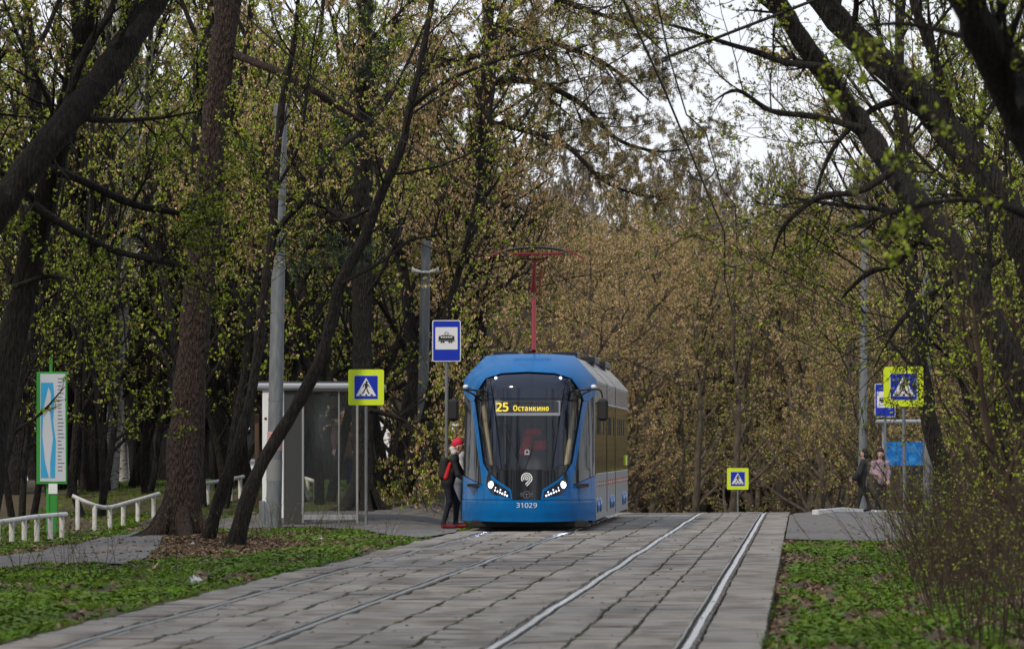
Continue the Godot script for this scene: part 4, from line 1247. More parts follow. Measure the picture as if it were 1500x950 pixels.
func build_street() -> void:
	# crossing signs and stop signs
	var s := gp(536, 771)
	crossing_sign(s, at_d(541, 567, -s.z).y - s.y, 0.70, "lime-bordered crossing sign in the bank beside the shelter")
	var r := on(1.86, 130.0)
	crossing_sign(r, at_d(1327, 566, 130.0).y - r.y, 0.72, "lime-bordered crossing sign on the verge, wrapped in twigs", 0.01)
	var q := at_d(1081, 701, 264.0)
	var f := on(q.x, 264.0)
	crossing_sign(f, q.y - f.y, 0.79, "lime-bordered crossing sign standing beyond the crest, its foot hidden")
	var a := Vector3(at_d(654, 500, 141.0).x, height(-6.9, 141.0), -141.0)
	stop_sign(a, at_d(654, 499, 141.0).y - a.y, 0.56, 0.81, "blue tram stop sign on a pole beside the blue tram", false)
	var c := at_d(1297, 586, 195.0)
	var cf := on(c.x, 195.0)
	stop_sign(cf, c.y - cf.y, 0.56, 0.9, "blue tram stop sign half hidden behind the crossing sign", true)
	# poles
	var p := at_d(400, 755, 139.0)
	var pl := pole(Vector3(p.x, height(p.x, 139.0), -139.0), 8.25, 0.155, 0.115, "thick grey steel pole with stickers in front of the shelter", M.galv, [[0.95, 0.42, "sticker_band", M.sticker_grey], [1.55, 0.36, "sticker", M.sticker], [2.5, 0.05, "collar", M.galv], [4.2, 0.05, "collar", M.galv]], Vector2(0.15, 0))
	var b := MB.new()
	b.box(Vector3(0.15, 8.12, 0), Vector3(0.28, 0.26, 0.28), 0.02)
	obj("cap", b.mesh(), M.galv, pl)
	p = on(at_d(617, 713, 155.0).x, 155.0)
	pl = pole(p, 5.5, 0.125, 0.1, "grey pole with a loudspeaker bar on the grass bank", M.galv, [[1.05, 0.28, "sticker", M.sticker], [2.2, 0.05, "collar", M.galv]], Vector2(0.1, 0))
	b = MB.new()
	b.bar(Vector3(-0.16, 4.82, 0.14), Vector3(0.36, 4.82, 0.14), 0.025, 8)
	obj("cross_bar", b.mesh(), M.white, pl)
	for sx in [-1.0, 1.0]:
		b = MB.new()
		b.tube(PackedVector3Array([Vector3(0.1 + sx * 0.1, 4.83, 0.16), Vector3(0.1 + sx * 0.24, 4.85, 0.18), Vector3(0.1 + sx * 0.3, 4.86, 0.18)]), PackedFloat32Array([0.03, 0.05, 0.085]), 12, true)
		obj("horn", b.mesh(), M.white, pl)
	# the pole by the far platform with its lamp
	p = at_d(1263, 742, 203.0)
	pl = pole(Vector3(p.x, height(p.x, 203.0), -203.0), 8.9, 0.125, 0.09, "slim grey lamp pole near the far platform", M.galv, [], Vector2(0.1, 0))
	b = MB.new()
	b.tube(smooth_line([Vector3(0.1, 8.5, 0), Vector3(-0.2, 8.75, 0), Vector3(-0.9, 8.85, 0)]), PackedFloat32Array([0.035, 0.035, 0.035, 0.035, 0.035, 0.03, 0.03, 0.03, 0.03, 0.03, 0.03]), 8, true)
	obj("lamp_arm", b.mesh(), M.galv, pl)
	b = MB.new()
	b.box(Vector3(-1.1, 8.84, 0), Vector3(0.5, 0.08, 0.2), 0.03)
	obj("lamp_head", b.mesh(), M.white_clean, pl)
	p = on(at_d(1360, 600, 150.0).x, 150.0)
	pl = pole(p, 7.6, 0.1, 0.09, "grey wire pole deep in the verge thicket", M.galv, [], Vector2(-0.05, 0))
	# ---- shelter beside the path
	var d0 := 142.0
	var base := Vector3(at_d(382, 600, d0).x, height(-10.0, d0), -d0)
	var k := d0 / FPX
	var t := thing("tram_shelter", base)
	tag(t, "glass tram shelter with pale rounded roof and white panel", "shelter")
	var X := func(px: float) -> float: return (px - 382.0) * k
	var yr := at_d(450, 566, d0).y - base.y
	b = MB.new()
	var prof := PackedVector2Array()
	for j in 7:
		var an := -PI / 2 + PI * j / 6.0
		prof.append(Vector2(cos(an) * 0.06, sin(an) * 0.09))
	# roof slab with a rounded edge, four metres deep
	var x0: float = X.call(370.0)
	var x1: float = X.call(549.0)
	b.box(Vector3((x0 + x1) / 2, yr, -2.0), Vector3(x1 - x0, 0.14, 4.2), 0.045)
	obj("roof", b.mesh(), M.alu, t)
	b = MB.new()
	b.box(Vector3((x0 + x1) / 2, yr + 0.085, -2.0), Vector3(x1 - x0 - 0.2, 0.04, 4.0), 0.01)
	obj("roof_cover", b.mesh(), M.steel_dark, t)
	b = MB.new()
	b.box(Vector3((X.call(384.0) + X.call(416.0)) / 2, yr / 2 + 0.05, -0.05), Vector3(X.call(416.0) - X.call(384.0), yr - 0.2, 0.12), 0.015)
	obj("white_panel", b.mesh(), M.white_clean, t)
	b = MB.new()
	b.box(Vector3(X.call(384.0), 0.25, 0.06), Vector3(0.12, 0.5, 0.1), 0.01)
	obj("plinth", b.mesh(), M.galv, t)
	plate(circle(Vector2(X.call(389.0), at_d(389, 613, d0).y - base.y), 0.03), 0.014, 0.003, M.red, "round_sticker", t)
	b = MB.new()
	b.box(Vector3(X.call(429.0), yr / 2, -0.05), Vector3(X.call(443.0) - X.call(417.0), yr - 0.12, 0.05), 0.006)
	obj("frosted_panel", b.mesh(), M.frosted, t)
	for q2 in [[444.0, 496.0], [497.5, 523.0]]:
		b = MB.new()
		var g0: float = X.call(q2[0])
		var g1: float = X.call(q2[1])
		b.box(Vector3((g0 + g1) / 2, 0.22 + (yr - 0.32) / 2, -0.05), Vector3(g1 - g0 - 0.01, yr - 0.36, 0.012))
		obj("pane", b.mesh(), M.glass, t)
	for q2 in [443.5, 496.5, 523.5]:
		b = MB.new()
		b.box(Vector3(X.call(q2), yr / 2, -0.05), Vector3(0.025 if q2 == 496.5 else 0.045, yr - 0.12, 0.05), 0.005)
		obj("post", b.mesh(), M.alu, t)
	b = MB.new()
	b.box(Vector3((X.call(444.0) + X.call(523.0)) / 2, 0.17, -0.05), Vector3(X.call(523.0) - X.call(444.0), 0.1, 0.06), 0.006)
	obj("bottom_rail", b.mesh(), M.alu, t)
	for z in [-1.3, -2.6]:
		b = MB.new()
		b.box(Vector3(X.call(389.0), yr / 2, z - 0.65), Vector3(0.012, yr - 0.4, 1.24))
		obj("back_pane", b.mesh(), M.glass, t)
	for z in [-1.3, -2.6, -3.9]:
		b = MB.new()
		b.box(Vector3(X.call(389.0), yr / 2, z), Vector3(0.05, yr - 0.12, 0.05), 0.005)
		obj("post", b.mesh(), M.alu, t)
	b = MB.new()
	b.box(Vector3(X.call(412.0), 0.46, -2.4), Vector3(0.42, 0.05, 2.2), 0.01)
	obj("bench", b.mesh(), M.brown_wood, t)
	for z in [-1.5, -3.3]:
		b = MB.new()
		b.box(Vector3(X.call(412.0), 0.2, z), Vector3(0.3, 0.5, 0.05), 0.005)
		obj("bench_leg", b.mesh(), M.galv, t)
	# brown post behind the shelter
	p = gp(376, 745)
	b = MB.new()
	b.box(Vector3(0, 0.95, 0), Vector3(0.09, 2.1, 0.09), 0.01)
	var o := obj("wooden_post", b.mesh(), M.brown_wood)
	o.position = p
	tag(o, "brown timber post standing behind the white shelter panel", "post")
	# ---- far shelter with blue advertising panels
	var fd := 201.0
	var fb := on(at_d(1326, 700, fd).x, fd)
	t = thing("tram_shelter", fb)
	tag(t, "distant shelter with blue and white panels among the twigs", "shelter")
	b = MB.new()
	b.box(Vector3(-0.05, 2.62, -1.0), Vector3(1.5, 0.1, 3.0), 0.03)
	obj("roof", b.mesh(), M.alu, t)
	for sx in [-0.28, 0.3]:
		b = MB.new()
		b.box(Vector3(sx, 1.72, 0), Vector3(0.54, 0.66, 0.05), 0.006)
		obj("blue_panel", b.mesh(), M.ad_blue, t)
		b = MB.new()
		b.box(Vector3(sx, 0.95, 0), Vector3(0.54, 0.86, 0.012))
		obj("pane", b.mesh(), M.glass, t)
	for sx in [-0.6, 0.62]:
		b = MB.new()
		b.box(Vector3(sx, 1.25, 0), Vector3(0.07, 2.7, 0.07), 0.006)
		obj("post", b.mesh(), M.alu, t)
	# white kerb of the far platform
	var kb := MB.new()
	var pts := []
	for e in [[1195, 757, 168.0], [1235, 748, 182.0], [1262, 743, 192.0], [1290, 741, 198.0], [1340, 735, 205.0], [1375, 722, 212.0]]:
		var w := at_d(e[0], e[1], e[2])
		pts.append(Vector3(w.x, height(w.x, e[2]) + 0.03, w.z))
	var base_k: Vector3 = pts[0]
	for j in pts.size(): pts[j] -= base_k
	for j in pts.size() - 1:
		var dv: Vector3 = pts[j + 1] - pts[j]
		kb.box((pts[j] + pts[j + 1]) / 2, Vector3(0.16, 0.24, dv.length()), 0.01, Basis.looking_at(dv))
	o = obj("platform_kerb", kb.mesh(), M.white)
	o.position = base_k
	tag(o, "white painted kerb curving along the far platform", "kerb")
	# ---- information board by the railings
	var bd := 133.0
	p = at_d(75, 740, bd)
	p.y = height(p.x, bd)
	t = thing("information_board", p)
	tag(t, "narrow green information board with a cyan and white map", "board")
	var kk := bd / FPX
	var yc := at_d(75, 626, bd).y - p.y
	b = MB.new()
	b.box(Vector3(0, yc - 0.01, -0.04), Vector3(45 * kk, 165 * kk, 0.06), 0.01)
	obj("frame", b.mesh(), M.green_paint, t)
	b = MB.new()
	b.box(Vector3(3 * kk, yc / 2 - 0.2, -0.04), Vector3(0.13, yc + 0.6, 0.07), 0.01)
	obj("post", b.mesh(), M.green_paint, t)
	b = MB.new()
	b.bar(Vector3(-5 * kk, -0.1, -0.12), Vector3(-5 * kk, yc, -0.12), 0.05, 10)
	b.bar(Vector3(-2 * kk, yc, -0.1), Vector3(-2 * kk, yc + 104 * kk, -0.1), 0.03, 8)
	obj("mast", b.mesh(), M.green_paint, t)
	plate(P2([[-17, -79], [21, -79], [20, 79], [-17, 79]], kk), 0.0, 0.006, M.paper, "sheet", t, Vector3(0, yc, 0))
	for pl2 in [[[-16, 66], [2, 66], [4, 40], [2, 10], [6, -20], [5, -74], [-2, -74], [-2, -50], [2, -15], [-2, 20], [-1, 50], [-5, 60], [-12, 30], [-14, -10], [-10, -50], [-4, -74], [-16, -74]]]:
		plate(P2(pl2, kk), 0.004, 0.003, M.cyan, "map_print", t, Vector3(0, yc, 0))
	rng.seed = 12
	var tx := MB.new()
	for j in 26:
		var y := (72 - j * 5.4) * kk
		var w := rng.randf_range(5, 10) * kk
		tx.box(Vector3(9 * kk + w / 2, yc + y, 0.002), Vector3(w, 1.3 * kk, 0.003))
	obj("text_lines", tx.mesh(), M.grey_mark, t)
	b = MB.new()
	b.box(Vector3(2 * kk, yc - 90 * kk, 0.0), Vector3(13 * kk, 15 * kk, 0.02), 0.003)
	obj("notice", b.mesh(), M.white_clean, t)
	# ---- white tubular railings
	railing([[-60, 768, 800], [0, 764, 797], [50, 757, 795], [96, 753, 790]], 8, "low white railing beside the information board, its end bent down")
	railing([[105, 726, 778], [150, 743, 778], [190, 735, 770], [232, 723, 757]], 6, "low white railing with a dented kink beside the path")
	railing([[298, 708, 740], [330, 703, 735], [356, 698, 730]], 4, "low white railing beyond the pine, next to the shelter")
	railing([[446, 700, 732], [462, 706, 734], [474, 714, 734]], 3, "short white railing seen through the shelter glass")

func railing(pts: Array, posts: int, label: String) -> void:
	var top := []
	var g0 := gp(pts[0][0], pts[0][2])
	for a in pts:
		var g := gp(a[0], a[2])
		top.append(at_d(a[0], a[1], -g.z) - g0)
	var t := thing("railing", g0)
	tag(t, label, "railing")
	var line := smooth_line(top, 4)
	var rad := PackedFloat32Array()
	for i in line.size(): rad.append(0.042)
	var b := MB.new()
	b.tube(line, rad, 10, true)
	obj("top_rail", b.mesh(), M.white, t)
	for i in posts:
		var f := (i + 0.5) / posts * (line.size() - 1)
		var k := mini(int(f), line.size() - 2)
		var p := line[k].lerp(line[k + 1], f - k)
		var w := p + g0
		b = MB.new()
		b.bar(p, Vector3(p.x, height(w.x, -w.z) - g0.y - 0.05, p.z), 0.045, 10)
		obj("post", b.mesh(), M.white, t)

# ---------------------------------------------------------------- overhead wires
func wire(called: String, pts: Array, r: float, label: String, cat := "wire") -> Node3D:
	var b := MB.new()
	var o: Vector3 = pts[0]
	var line := PackedVector3Array()
	var rad := PackedFloat32Array()
	for p in pts:
		line.append(p - o); rad.append(r)
	b.tube(line, rad, 6, true)
	var n := obj(called, b.mesh(), M.wire)
	n.position = o
	tag(n, label, cat)
	return n

func build_wires() -> void:
	var a := []
	for q in [[40.0, -1.62, 6.1], [68.0, -1.75, 5.95], [88.0, -1.70, 6.0], [112.0, -1.62, 5.9], [140.0, -1.5, 5.75], [168.0, -1.8, 5.55], [200.0, -1.9, 5.2]]:
		a.append(Vector3(q[1], q[2], -q[0]))
	wire("contact_wire", a, 0.016, "dark contact wire above the empty track")
	var c := []
	for q in [[60.0, -1.55, 6.9], [88.0, -1.62, 6.35], [100.0, -1.6, 6.2], [112.0, -1.5, 6.5], [126.0, -1.4, 6.1], [140.0, -1.3, 6.3], [168.0, -1.5, 6.1]]:
		c.append(Vector3(q[1], q[2], -q[0]))
	wire("carrier_wire", c, 0.011, "thin sagging carrier wire above the empty track's contact wire")
	var l := []
	for q in [[40.0, -5.1, 5.8], [80.0, -5.35, 5.62], [120.0, -5.0, 5.55], [139.5, -5.2, 5.47], [165.0, -5.4, 5.4], [200.0, -5.2, 5.2]]:
		l.append(Vector3(q[1], q[2], -q[0]))
	wire("contact_wire", l, 0.01, "dark contact wire touching the tram's pantograph")
	# bracket arm with its insulators, and the forked hangers
	var t := thing("bracket_arm", Vector3(-1.7, 6.33, -88))
	tag(t, "dark bracket arm reaching from the verge trees to the wire", "bracket")
	var b := MB.new()
	b.bar(Vector3(0, 0, 0), Vector3(4.6, 1.75, 0.3), 0.02, 8)
	obj("arm", b.mesh(), M.wire, t)
	b = MB.new()
	b.bar(Vector3(0, 0.02, 0), Vector3(0, -0.33, 0), 0.012, 6)
	obj("dropper", b.mesh(), M.steel_dark, t)
	for k in 3:
		b = MB.new()
		b.ball(Vector3(0.02, -0.02 - k * 0.1, 0), Vector3(0.045, 0.025, 0.045), 10, 6)
		obj("insulator", b.mesh(), M.steel_dark, t)
	for q in [[1028, 262, 118.0, 0.24, "forked hanger with a pale insulator on the carrier wire"], [1076, 388, 150.0, 0.34, "forked hanger holding the wires near the crest"]]:
		var p := at_d(q[0], q[1], q[2])
		var h := thing("wire_hanger", p)
		tag(h, q[4], "hanger")
		b = MB.new()
		var w: float = q[3]
		b.tube(smooth_line([Vector3(-w, 0.14, 0), Vector3(-w * 0.4, 0.0, 0), Vector3(0.05, -0.02, 0), Vector3(w * 0.7, 0.06, 0), Vector3(w, 0.2, 0)]), PackedFloat32Array([0.012, 0.014, 0.016, 0.018, 0.018, 0.018, 0.02, 0.02, 0.02, 0.02, 0.02, 0.02, 0.018, 0.018, 0.018, 0.016, 0.016, 0.016, 0.014, 0.012, 0.012]), 6, true)
		obj("fork", b.mesh(), M.steel_dark, h)
		b = MB.new()
		b.bar(Vector3(0.03, 0, 0), Vector3(0.0, -0.3, 0), 0.016, 8)
		obj("insulator", b.mesh(), M.white_clean if w < 0.3 else M.steel_dark, h)
	# span wires across the street behind the tram
	wire("span_wire", [at_d(905, 520, 175.0), at_d(1000, 565, 176.0), at_d(1100, 549, 177.0), at_d(1262, 500, 178.0)], 0.01, "thin span wire crossing low behind the tram")
	wire("span_wire", [at_d(850, 515, 190.0), at_d(985, 548, 190.0), at_d(1100, 515, 190.0), at_d(1230, 470, 190.0)], 0.01, "thin span wire crossing higher behind the tram")

# ---------------------------------------------------------------- the tram
func nose_z(x: float, y: float) -> float:
	var z := 0.0
	if y < 0.57: z = 0.03 * ss(0.18, 0.4, y)
	elif y < 1.15: z = 0.03 - 0.09 * (y - 0.57) / 0.58
	elif y < 2.75: z = -0.06 - 0.42 * (y - 1.15) / 1.6
	else:
		var t := (y - 2.75) / 0.58
		z = -0.48 - 0.3 * t - 0.75 * t * t
	return z - 1.25 * pow(absf(x) / 1.25, 2.8)

func nose_panel(poly: PackedVector2Array, off: float, th: float, m: Material, called: String, parent: Node) -> MeshInstance3D:
	var b := MB.new()
	var put := func(p: Vector2, o: float) -> int:
		var e := 0.004
		var nn := Vector3(-(nose_z(p.x + e, p.y) - nose_z(p.x - e, p.y)) / (2 * e), -(nose_z(p.x, p.y + e) - nose_z(p.x, p.y - e)) / (2 * e), 1.0).normalized()
		return b.vert(Vector3(p.x, p.y, nose_z(p.x, p.y)) + nn * o, nn)
	if Geometry2D.is_polygon_clockwise(poly):
		poly = poly.duplicate(); poly.reverse()
	var lo := poly[0]
	var hi := poly[0]
	for p in poly:
		lo = lo.min(p); hi = hi.max(p)
	var cell := 0.085
	var y := lo.y
	while y < hi.y:
		var x := lo.x
		while x < hi.x:
			var c := PackedVector2Array([Vector2(x, y), Vector2(x + cell, y), Vector2(x + cell, y + cell), Vector2(x, y + cell)])
			for q in Geometry2D.intersect_polygons(poly, c):
				var t := Geometry2D.triangulate_polygon(q)
				for k in range(0, t.size(), 3):
					var ids := []
					for j in 3: ids.append(put.call(q[t[k + j]], off))
					if (q[t[k + 1]] - q[t[k]]).cross(q[t[k + 2]] - q[t[k]]) > 0: ids.reverse()
					for j in ids: b.ix.append(j)
			x += cell
		y += cell
	for i in poly.size():
		var a := poly[i]
		var e := poly[(i + 1) % poly.size()]
		var nseg := maxi(1, int(a.distance_to(e) / 0.08))
		for k in nseg:
			var p := a.lerp(e, float(k) / nseg)
			var q := a.lerp(e, float(k + 1) / nseg)
			var f := func(w: Vector2, o: float) -> Vector3: return Vector3(w.x, w.y, nose_z(w.x, w.y) + o)
			b.quad(f.call(p, off - th), f.call(q, off - th), f.call(q, off), f.call(p, off))
	return obj(called, b.mesh(), m, parent)

func both(half: Array) -> PackedVector2Array:          # mirror a half outline (given from the centre line round and back to it)
	var p := P2(half)
	for i in range(half.size() - 1, -1, -1):
		if absf(half[i][0]) > 0.001: p.append(Vector2(-half[i][0], half[i][1]))
	return p

func flipx(half: Array, s: float) -> PackedVector2Array:
	var p := PackedVector2Array()
	for q in half: p.append(Vector2(q[0] * s, q[1]))
	return p

# a strip of body between two heights/half-widths, from z0 back to z1
func side_strip(prof: Array, z0: Callable, z1: float, m: Material, called: String, parent: Node, s: float) -> MeshInstance3D:
	var b := MB.new()
	for i in prof.size() - 1:
		var a := Vector2(prof[i][0] * s, prof[i][1])
		var e := Vector2(prof[i + 1][0] * s, prof[i + 1][1])
		var q := [Vector3(a.x, a.y, z0.call(a)), Vector3(a.x, a.y, z1), Vector3(e.x, e.y, z1), Vector3(e.x, e.y, z0.call(e))]
		b.out(q, Vector3(0, 1.6, (q[0].z + z1) / 2))
	return obj(called, b.mesh(), m, parent)

func text_at(txt: String, size: float, at: Vector3, m: Material, called: String, parent: Node, bas := Basis.IDENTITY, weight := 400) -> void:
	var f := SystemFont.new()
	f.font_names = PackedStringArray(["Droid Sans"])
	f.font_weight = weight
	var t := TextMesh.new()
	t.text = txt
	t.font = f
	t.font_size = 48
	t.pixel_size = size / 48.0
	t.depth = 0.006
	t.curve_step = 1.0
	var o := obj(called, t, m, parent)
	o.transform = Transform3D(bas, at)

func arc(o: Vector2, r: float, w: float, a0: float, a1: float, n := 18) -> PackedVector2Array:
	var p := PackedVector2Array()
	for k in n + 1:
		var a := lerpf(a0, a1, float(k) / n)
		p.append(o + Vector2(cos(a), sin(a)) * (r + w / 2))
	for k in n + 1:
		var a := lerpf(a1, a0, float(k) / n)
		p.append(o + Vector2(cos(a), sin(a)) * (r - w / 2))
	return p

func build_tram() -> void:
	var t := thing("tram", Vector3(TX, 0.012, TZ))
	tag(t, "blue three-section tram standing at the stop with headlights on", "tram")
	# --- nose panels (outlines in the plane of the front, wrapped on the curved nose)
	var visor := [[0, 3.33], [0.45, 3.325], [0.84, 3.30], [1.25, 2.86], [1.25, 2.60], [1.11, 2.45], [1.03, 2.45], [0.95, 2.66], [0.80, 2.87], [0.5, 2.96], [0, 2.985]]
	nose_panel(both(visor), 0.025, 0.05, M.blue, "front_visor", t)
	nose_panel(both([[0, 0.57], [1.25, 0.57], [1.25, 0.18], [0.6, 0.165], [0, 0.16]]), 0.03, 0.06, M.blue, "bumper", t)
	nose_panel(both([[0, 2.98], [0.5, 2.955], [0.795, 2.868], [0.725, 2.866], [0.66, 2.5], [0, 2.5]]), 0.0, 0.03, M.navy, "upper_panel", t)
	nose_panel(both([[0, 1.14], [0.48, 1.14], [0.57, 1.21], [0.83, 1.27], [0.74, 1.12], [0.56, 0.95], [0.29, 0.77], [0.26, 0.578], [0, 0.578]]), 0.0, 0.03, M.mask, "lower_mask", t)
	nose_panel(both([[0, 2.493], [0.652, 2.493], [0.475, 1.147], [0, 1.147]]), -0.004, 0.006, M.windscreen, "windscreen", t)
	for s in [1.0, -1.0]:
		nose_panel(flipx([[1.03, 2.445], [1.10, 2.445], [0.885, 1.16], [0.85, 0.85], [1.25, 1.03], [1.25, 0.58], [0.262, 0.58], [0.292, 0.77], [0.562, 0.95], [0.742, 1.12], [0.832, 1.27], [1.012, 2.43]], s), 0.02, 0.05, M.blue, "front_wing", t)
		nose_panel(flipx([[1.105, 2.445], [1.25, 2.595], [1.25, 1.035], [0.855, 0.86], [0.89, 1.16]], s), 0.0, 0.03, M.window, "corner_window", t)
		nose_panel(flipx([[0.797, 2.838], [0.94, 2.65], [1.008, 2.43], [0.826, 1.275], [0.574, 1.217]], s), -0.004, 0.006, M.windscreen, "quarter_window", t)
		nose_panel(flipx([[0.727, 2.866], [0.797, 2.866], [0.795, 2.84], [0.571, 1.21], [0.482, 1.145], [0.662, 2.5]], s), 0.01, 0.04, M.navy, "windscreen_pillar", t)
		# cream inner pillar seen through the quarter window
		var b := MB.new()
		b.tube(PackedVector3Array([Vector3(0.9 * s, 2.55, -1.35), Vector3(0.72 * s, 1.2, -0.85)]), PackedFloat32Array([0.05, 0.05]), 8, true)
		obj("inner_pillar", b.mesh(), M.cream, t)
		# headlight: black housing, round lamp, row of small lamps
		var h := nose_panel(flipx([[0.742, 1.04], [0.765, 0.86], [0.64, 0.69], [0.315, 0.615], [0.33, 0.735], [0.56, 0.885]], s), 0.034, 0.02, M.mask, "headlight", t)
		var c := Vector2(0.672 * s, 0.858)
		b = MB.new()
		b.ball(Vector3(c.x, c.y, nose_z(c.x, c.y) + 0.035), Vector3(0.062, 0.062, 0.035), 16, 8)
		obj("main_lamp", b.mesh(), M.lamp, h)
		b = MB.new()
		for k in 24:
			var a0 := TAU * k / 24
			var a1 := TAU * (k + 1) / 24
			b.bar(Vector3(c.x + cos(a0) * 0.07, c.y + sin(a0) * 0.07, nose_z(c.x, c.y) + 0.045), Vector3(c.x + cos(a1) * 0.07, c.y + sin(a1) * 0.07, nose_z(c.x, c.y) + 0.045), 0.008, 6)
		obj("lamp_ring", b.mesh(), M.alu, h)
		for k in 6:
			var p := Vector2(lerpf(0.60, 0.37, k / 5.0) * s, lerpf(0.755, 0.655, k / 5.0))
			b = MB.new()
			b.ball(Vector3(p.x, p.y, nose_z(p.x, p.y) + 0.036), Vector3(0.019, 0.022, 0.012), 8, 6)
			obj("small_lamp", b.mesh(), M.lamp_small, h)
			if k in [0, 2, 4]:
				b = MB.new()
				b.ball(Vector3(p.x - 0.01 * s, p.y + 0.05, nose_z(p.x, p.y) + 0.036), Vector3(0.014, 0.016, 0.01), 8, 6)
				obj("small_lamp", b.mesh(), M.lamp_small, h)
		var sp := SpotLight3D.new()
		sp.name = "headlight_beam"
		sp.light_energy = 1.3
		sp.light_color = Color(0.86, 0.9, 1.0)
		sp.light_size = 0.06
		sp.spot_range = 120.0
		sp.spot_attenuation = 2.0
		sp.spot_angle = 24.0
		sp.spot_angle_attenuation = 0.9
		sp.shadow_enabled = true
		t.add_child(sp, true)
		sp.position = Vector3(c.x, c.y, nose_z(c.x, c.y) + 0.12)
		sp.rotation_degrees = Vector3(-7, 180, 0)
		# marker lamp under the visor
		b = MB.new()
		b.ball(Vector3(0.615 * s, 2.885, nose_z(0.615, 2.885) + 0.012), Vector3(0.03, 0.03, 0.02), 12, 8)
		obj("marker_lamp", b.mesh(), M.lamp_small, t)
		# mirror on its arm
		b = MB.new()
		var ap := smooth_line([Vector3(0.86 * s, 2.64, -0.95), Vector3(1.1 * s, 2.66, -0.62), Vector3(1.36 * s, 2.66, -0.6), Vector3(1.42 * s, 2.5, -0.62)])
		var rr := PackedFloat32Array()
		for k in ap.size(): rr.append(0.017)
		b.tube(ap, rr, 8, true)
		ap = smooth_line([Vector3(0.9 * s, 2.45, -0.9), Vector3(1.05 * s, 2.58, -0.66), Vector3(1.2 * s, 2.66, -0.6)])
		rr.resize(ap.size())
		b.tube(ap, rr, 8, true)
		var mr := obj("mirror_arm", b.mesh(), M.rubber, t)
		b = MB.new()
		b.box(Vector3(1.42 * s, 2.28, -0.62), Vector3(0.21, 0.42, 0.13), 0.05)
		obj("mirror", b.mesh(), M.rubber, mr)
		b = MB.new()
		b.box(Vector3(1.42 * s, 2.28, -0.69), Vector3(0.16, 0.34, 0.006), 0.002)
		obj("mirror_glass", b.mesh(), M.alu, mr)
		b = MB.new()
		b.ball(Vector3(1.22 * s, 2.72, -1.5), Vector3(0.06, 0.05, 0.11), 10, 8)
		obj("camera_pod", b.mesh(), M.white_clean, t)
		b = MB.new()
		b.box(Vector3(0.94 * s, 2.6, -0.78), Vector3(0.1, 0.14, 0.1), 0.03)
		obj("mirror_mount", b.mesh(), M.rubber, t)
	# panel seams in the bumper and the visor
	for s in [1.0, -1.0]:
		for q in [[0.78, 0.565, 0.70, 0.185, 0.032], [0.84, 3.28, 0.80, 2.89, 0.027]]:
			var sm := MB.new()
			var sl := PackedVector3Array()
			for k in 9:
				var p := Vector2(q[0] * s, q[1]).lerp(Vector2(q[2] * s, q[3]), k / 8.0)
				sl.append(Vector3(p.x, p.y, nose_z(p.x, p.y) + q[4]))
			sm.tube(sl, PackedFloat32Array([0.005, 0.005, 0.005, 0.005, 0.005, 0.005, 0.005, 0.005, 0.005]), 6, true)
			obj("panel_seam", sm.mesh(), M.rubber, t)
	# wipers
	for q in [[-0.42, 2.0, -0.14, 1.16], [0.1, 1.55, -0.05, 1.14]]:
		var b := MB.new()
		var ln := PackedVector3Array()
		for k in 7:
			var p := Vector2(q[0], q[1]).lerp(Vector2(q[2], q[3]), k / 6.0)
			ln.append(Vector3(p.x, p.y, nose_z(p.x, p.y) + 0.02))
		b.tube(ln, PackedFloat32Array([0.008, 0.009, 0.01, 0.011, 0.012, 0.013, 0.015]), 6, true)
		obj("wiper", b.mesh(), M.rubber, t)
	# emblem: nested arcs with a tail, ring badge, fleet number
	var e := MB.new()
	var tr := Transform3D(Basis(Vector3.RIGHT, -0.154), Vector3(0, 0.985, nose_z(0.0, 0.985) + 0.012))
	for q in [[0.098, 0.02], [0.062, 0.018]]:
		e.ext(arc(Vector2.ZERO, q[0], q[1], -0.9, 3.75), tr, 0.004)
	e.ext(arc(Vector2.ZERO, 0.026, 0.018, 0, TAU - 0.02), tr, 0.004)
	for q in [[0.098, -0.9, 0.0, -0.145], [0.062, -0.9, -0.025, -0.115]]:
		var a: Vector2 = Vector2(cos(q[1]), sin(q[1])) * q[0]
		var b2 := Vector2(q[2], q[3])
		var n: Vector2 = (b2 - a).orthogonal().normalized() * 0.0095
		e.ext(PackedVector2Array([a - n, b2 - n, b2 + n, a + n]), tr, 0.004)
	obj("emblem", e.mesh(), M.white_clean, t)
	e = MB.new()
	tr = Transform3D(Basis(Vector3.RIGHT, -0.154), Vector3(0, 0.675, nose_z(0.0, 0.675) + 0.012))
	e.ext(arc(Vector2.ZERO, 0.066, 0.014, 0, TAU - 0.02, 28), tr, 0.006)
	e.ext(P2([[-0.045, 0.022], [0.045, 0.022], [0.045, 0.004], [0.01, 0.004], [0.01, -0.045], [-0.01, -0.045], [-0.01, 0.004], [-0.045, 0.004]]), tr, 0.006)
	for sx in [-1.0, 1.0]:
		for k in 3: e.ext(P2([[0.08 * sx, -0.03 + k * 0.028], [(0.13 - 0.012 * absf(k - 1)) * sx, -0.03 + k * 0.028], [(0.13 - 0.012 * absf(k - 1)) * sx, -0.016 + k * 0.028], [0.08 * sx, -0.016 + k * 0.028]]), tr, 0.006)
	obj("badge", e.mesh(), M.grey_mark, t)
	text_at("31029", 0.13, Vector3(0, 0.475, nose_z(0, 0.475) + 0.034), M.white_clean, "fleet_number", t, Basis.from_scale(Vector3(1.12, 1, 1)), 500)
	# --- cab behind the windscreen
	var b := MB.new()
	b.box(Vector3(0, 2.31, -0.62), Vector3(1.24, 0.29, 0.08), 0.01)
	obj("display_case", b.mesh(), M.cab_white, t)
	b = MB.new()
	b.box(Vector3(0, 2.335, -0.575), Vector3(1.16, 0.2, 0.02), 0.004)
